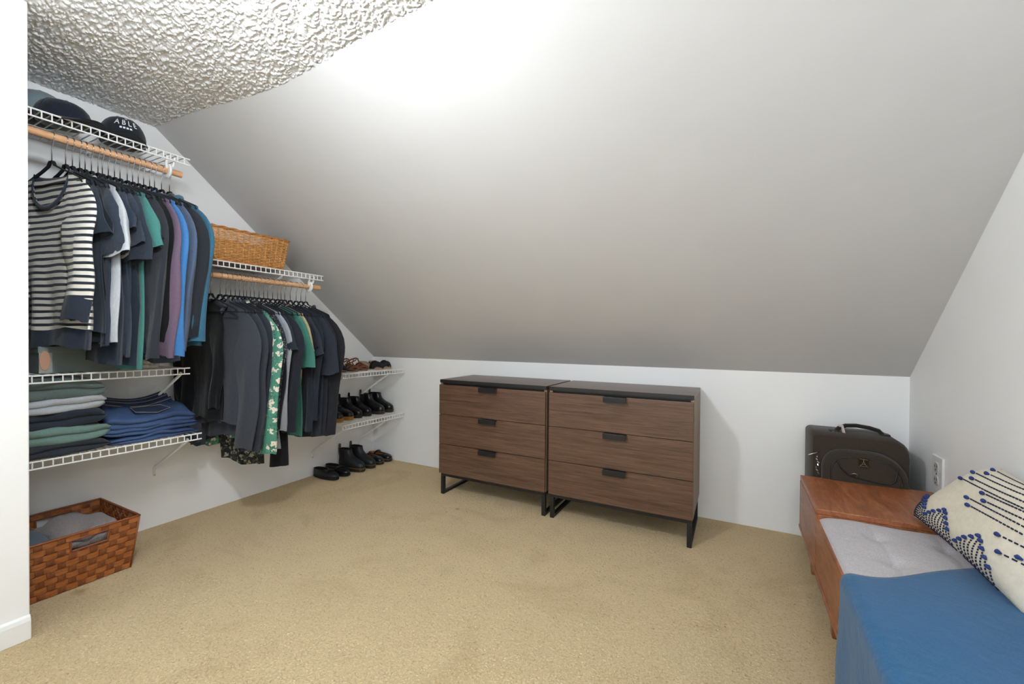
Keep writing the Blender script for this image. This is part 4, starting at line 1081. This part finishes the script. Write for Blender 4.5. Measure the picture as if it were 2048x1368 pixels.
NAVYY = mat_plain('navy_yarn', (34, 54, 112), .9, bump=.4, bscale=600); NAVYK = mat_plain('dark_navy_yarn', (30, 34, 58), .9)
st = MB()
tuf = []
def dashes(p0, p1, n, wdt):
    for k in range(n):
        a, b = (k+.15)/n, (k+.72)/n
        q = [pil(lerp(p0[0], p1[0], w_), lerp(p0[1], p1[1], w_), 1, .0012) for w_ in (a, (a+b)/2, b)]
        st.tube(q, wdt, 5, flat=(1, .7))
low = []
for g, (u0, n, base, stp) in enumerate(((.012, 9, .16, .038), (.30, 9, .12, .045), (.63, 9, .10, .05))):
    for k in range(n):
        u = u0+k*.031; hgt_ = base+stp*(k if k < 5 else 8.5-k*1.0)
        low.append((u, max(.05, min(.5, hgt_))))
for u, hh in low:
    dashes((u, .015), (u-.012, hh), int(hh/.030)+1, .0024); tuf.append((u-.012, hh+.012, 1))
for g, (v0, n, ua, du) in enumerate(((.965, 5, .17, .012), (.70, 4, .50, -.025), (.44, 3, .82, .03))):
    for k in range(n):
        v = v0-.062*k; u = ua+du*k + (.09 if k % 2 else 0)
        dashes((u, v), (.985, min(.985, v+.05)), int((.985-u)/.022), .0024); tuf.append((u-.012, v-.004, 0))
o = obj('stitching', st, NAVYK, pt); o['kind'] = 'stuff'
for u, v, d in tuf:
    a = pil(u-.004, v, 1, .004); b = pil(u+.014, v+.018 if d else v, 1, .004); c = pil(u-.018 if d else u-.022, v, 1, .004)
    obj('tassel', MB().tube([pil(u-.016, v+(.014 if d else -.010), 1, .003), pil(u-.006, v+(.008 if d else -.004), 1, .006), pil(u+.008, v, 1, .004)], [.0022, .0062, .0026], 7), NAVYY, pt, smooth=True)

# ------------------------------------------------------------------ suitcase behind the bench
SC = fabric((58, 50, 42), heather=.12, wb=.2); SCD = fabric((34, 30, 27), heather=.1, wb=.2); PIPE = mat_plain('dark_piping', (20, 18, 16), .5); BRASS = mat_plain('brushed_nickel', (172, 164, 146), .35, .9)
sc = thing('suitcase', 'dark brown wheeled suitcase standing between the bench and the knee wall', 'suitcase', (3.435, -.205, 0))
def rrect(x0, x1, z0, z1, r, n=6):
    pts = []
    for cx, cz_, a0, rr in ((x1-r[0], z1-r[0], 0, r[0]), (x0+r[1], z1-r[1], PI/2, r[1]), (x0+r[2], z0+r[2], PI, r[2]), (x1-r[3], z0+r[3], 1.5*PI, r[3])):
        for k in range(n+1):
            a = a0+PI/2*k/n; pts.append((cx+rr*math.cos(a), cz_+rr*math.sin(a)))
    return pts
def extr(pts, y0, y1, inset=0, c=(0, .3)):
    sh = lambda p, k: (c[0]+(p[0]-c[0])*k, c[1]+(p[1]-c[1])*k)
    rings = [[(sh(p, .97)[0], y0, sh(p, .97)[1]) for p in pts], [(p[0], y0+.014, p[1]) for p in pts], [(p[0], y1-.014, p[1]) for p in pts], [(sh(p, .97)[0], y1, sh(p, .97)[1]) for p in pts]]
    return MB().loft(rings, True, True, True)
body = rrect(-.188, .180, .035, .640, (.075, .022, .03, .03))
obj('shell', extr(body, -.118, .110), SC, sc, smooth='auto', angle=50)
obj('back_shell', extr(rrect(-.15, .236, .035, .585, (.06, .02, .03, .03)), .112, .19), SCD, sc, smooth='auto', angle=50)
pk1 = rrect(-.150, .168, .06, .575, (.13, .085, .03, .03), 8)
pf = obj('front_pocket', extr(pk1, -.150, -.112), SC, sc, smooth='auto', angle=50)
obj('piping', MB().tube([(x, -.122, z) for x, z in pk1+pk1[:1]], .0035, 6), PIPE, pf, smooth=True)
pk2 = rrect(-.116, .140, .08, .545, (.10, .065, .03, .03), 8)
obj('inner_panel', extr(pk2, -.157, -.145), SC, pf, smooth='auto', angle=50)
obj('piping', MB().tube([(x, -.152, z) for x, z in pk2+pk2[:1]], .0025, 6), PIPE, pf, smooth=True)
sw_ = [(-.095, .535), (-.078, .490), (-.050, .462), (-.02, .455), (.06, .442), (.10, .442), (.118, .460), (.124, .52)]
obj('pocket_zip', MB().tube([(x, -.158, z) for x, z in sw_], .003, 6), PIPE, pf, smooth=True)
obj('zip_pull', MB().tube([(-.045, -.160, .466), (-.032, -.166, .476), (-.020, -.166, .472), (-.022, -.163, .458)], .0022, 5), BRASS, pf, smooth=True)
obj('zip_pull', MB().tube([(-.205, -.150, .535), (-.180, -.140, .543), (-.160, -.132, .552)], .0026, 5), CHROME, sc, smooth=True)
ch = MB(); 
for k in range(9): ch.tube([(-.168-.004*math.sin(k*1.7), -.13, .53-.013*k), (-.164-.006*math.sin(k*1.7+1), -.134, .523-.013*k)], .0026, 5)
obj('zip_chain', ch, CHROME, sc)
hp = [(-.080, -.03, .640), (-.066, -.03, .658), (-.040, -.03, .672), (.0, -.03, .676), (.05, -.03, .670), (.085, -.03, .660), (.100, -.03, .642), (.106, -.03, .630)]
hd = obj('carry_handle', MB().tube(hp, .012, 10, flat=(.8, 1.6)), SCD, sc, smooth=True)
obj('luggage_strap', MB().tube([(-.072, -.03, .640), (-.066, -.035, .668), (-.058, -.05, .672), (-.052, -.055, .640), (-.050, -.052, .618)], .010, 8, flat=(.25, 1)), mat_plain('pale_pink_strap', (206, 186, 178), .7), hd, smooth=True)
for sx_ in (-.086, .108): obj('handle_anchor', MB().box((sx_-.018, -.05, .628), (sx_+.018, -.01, .648)), PIPE, hd, bevel=.004)
obj('rivet', MB().tube([(-.094, -.062, .640), (-.094, -.054, .640)], .005, 8), CHROME, hd); obj('rivet', MB().tube([(.112, -.062, .628), (.112, -.054, .628)], .005, 8), CHROME, hd)
em = thing.__call__ if False else None
pl = obj('emblem_plate', MB().box((-.013, -.1615, .508), (.021, -.157, .548)), mat_plain('dark_brass', (44, 36, 20), .4, .6), pf)
lg = MB()
yy = -.1625
for a, b in (((-.010, .545), (.018, .543)), ((.0035, .543), (.0035, .532)), ((.0035, .533), (-.003, .520)), ((.0035, .533), (.010, .520)), ((-.002, .5215), (.009, .5215)), ((-.003, .520), (-.010, .514)), ((.010, .520), (.017, .513)), ((-.008, .5125), (.015, .5115))):
    lg.tube([(a[0], yy, a[1]), (b[0], yy, b[1])], .0012, 5)
for x, z in ((-.011, .546), (-.011, .5105), (.019, .5095)): lg.tube([(x, yy+.001, z), (x, yy-.001, z)], .0014, 6)
obj('tower_emblem', lg, BRASS, pl)
for sx_ in (-.15, .15):
    for sy_ in (-.07, .12):
        w_ = obj('wheel', MB().tube([(sx_-.012, sy_, .024), (sx_+.012, sy_, .024)], .024, 16), PIPE, sc, smooth='auto')
        obj('wheel_fork', MB().box((sx_-.018, sy_-.016, .02), (sx_-.0135, sy_+.016, .05)).box((sx_+.0135, sy_-.016, .02), (sx_+.018, sy_+.016, .05)), PIPE, w_)

# ------------------------------------------------------------------ wall outlet
ot = thing('wall_outlet', 'white double wall outlet on the gable wall above the bench', 'outlet', (W, -.372, .518))
PLA = mat_plain('white_plastic', (228, 227, 224), .3); GRY = mat_plain('grey_plastic', (188, 188, 186), .4)
obj('cover_plate', MB().box((-.010, -.052, -.076), (0, .052, .076)), PLA, ot, bevel=.003)
for zc in (-.028, .028):
    rc = obj('receptacle', MB().prism(rrect(-.020, .020, zc-.021, zc+.021, (.016,)*4), .004, Matrix(((0,0,-1,-.0095), (1,0,0,0), (0,1,0,0), (0,0,0,1)))), GRY, ot, bevel=.0008)
    sl2 = MB().box((-.0145, -.011, zc), (-.0134, -.008, zc+.011)).box((-.0145, .008, zc), (-.0134, .011, zc+.009)); sl2.tube([(-.0145, 0, zc-.010), (-.0134, 0, zc-.010)], .004, 10)
    obj('slots', sl2, mat_plain('slot_dark', (70, 68, 66), .6), rc)
obj('screw', MB().tube([(-.012, 0, 0), (-.009, 0, 0)], .004, 10), CHROME, ot)
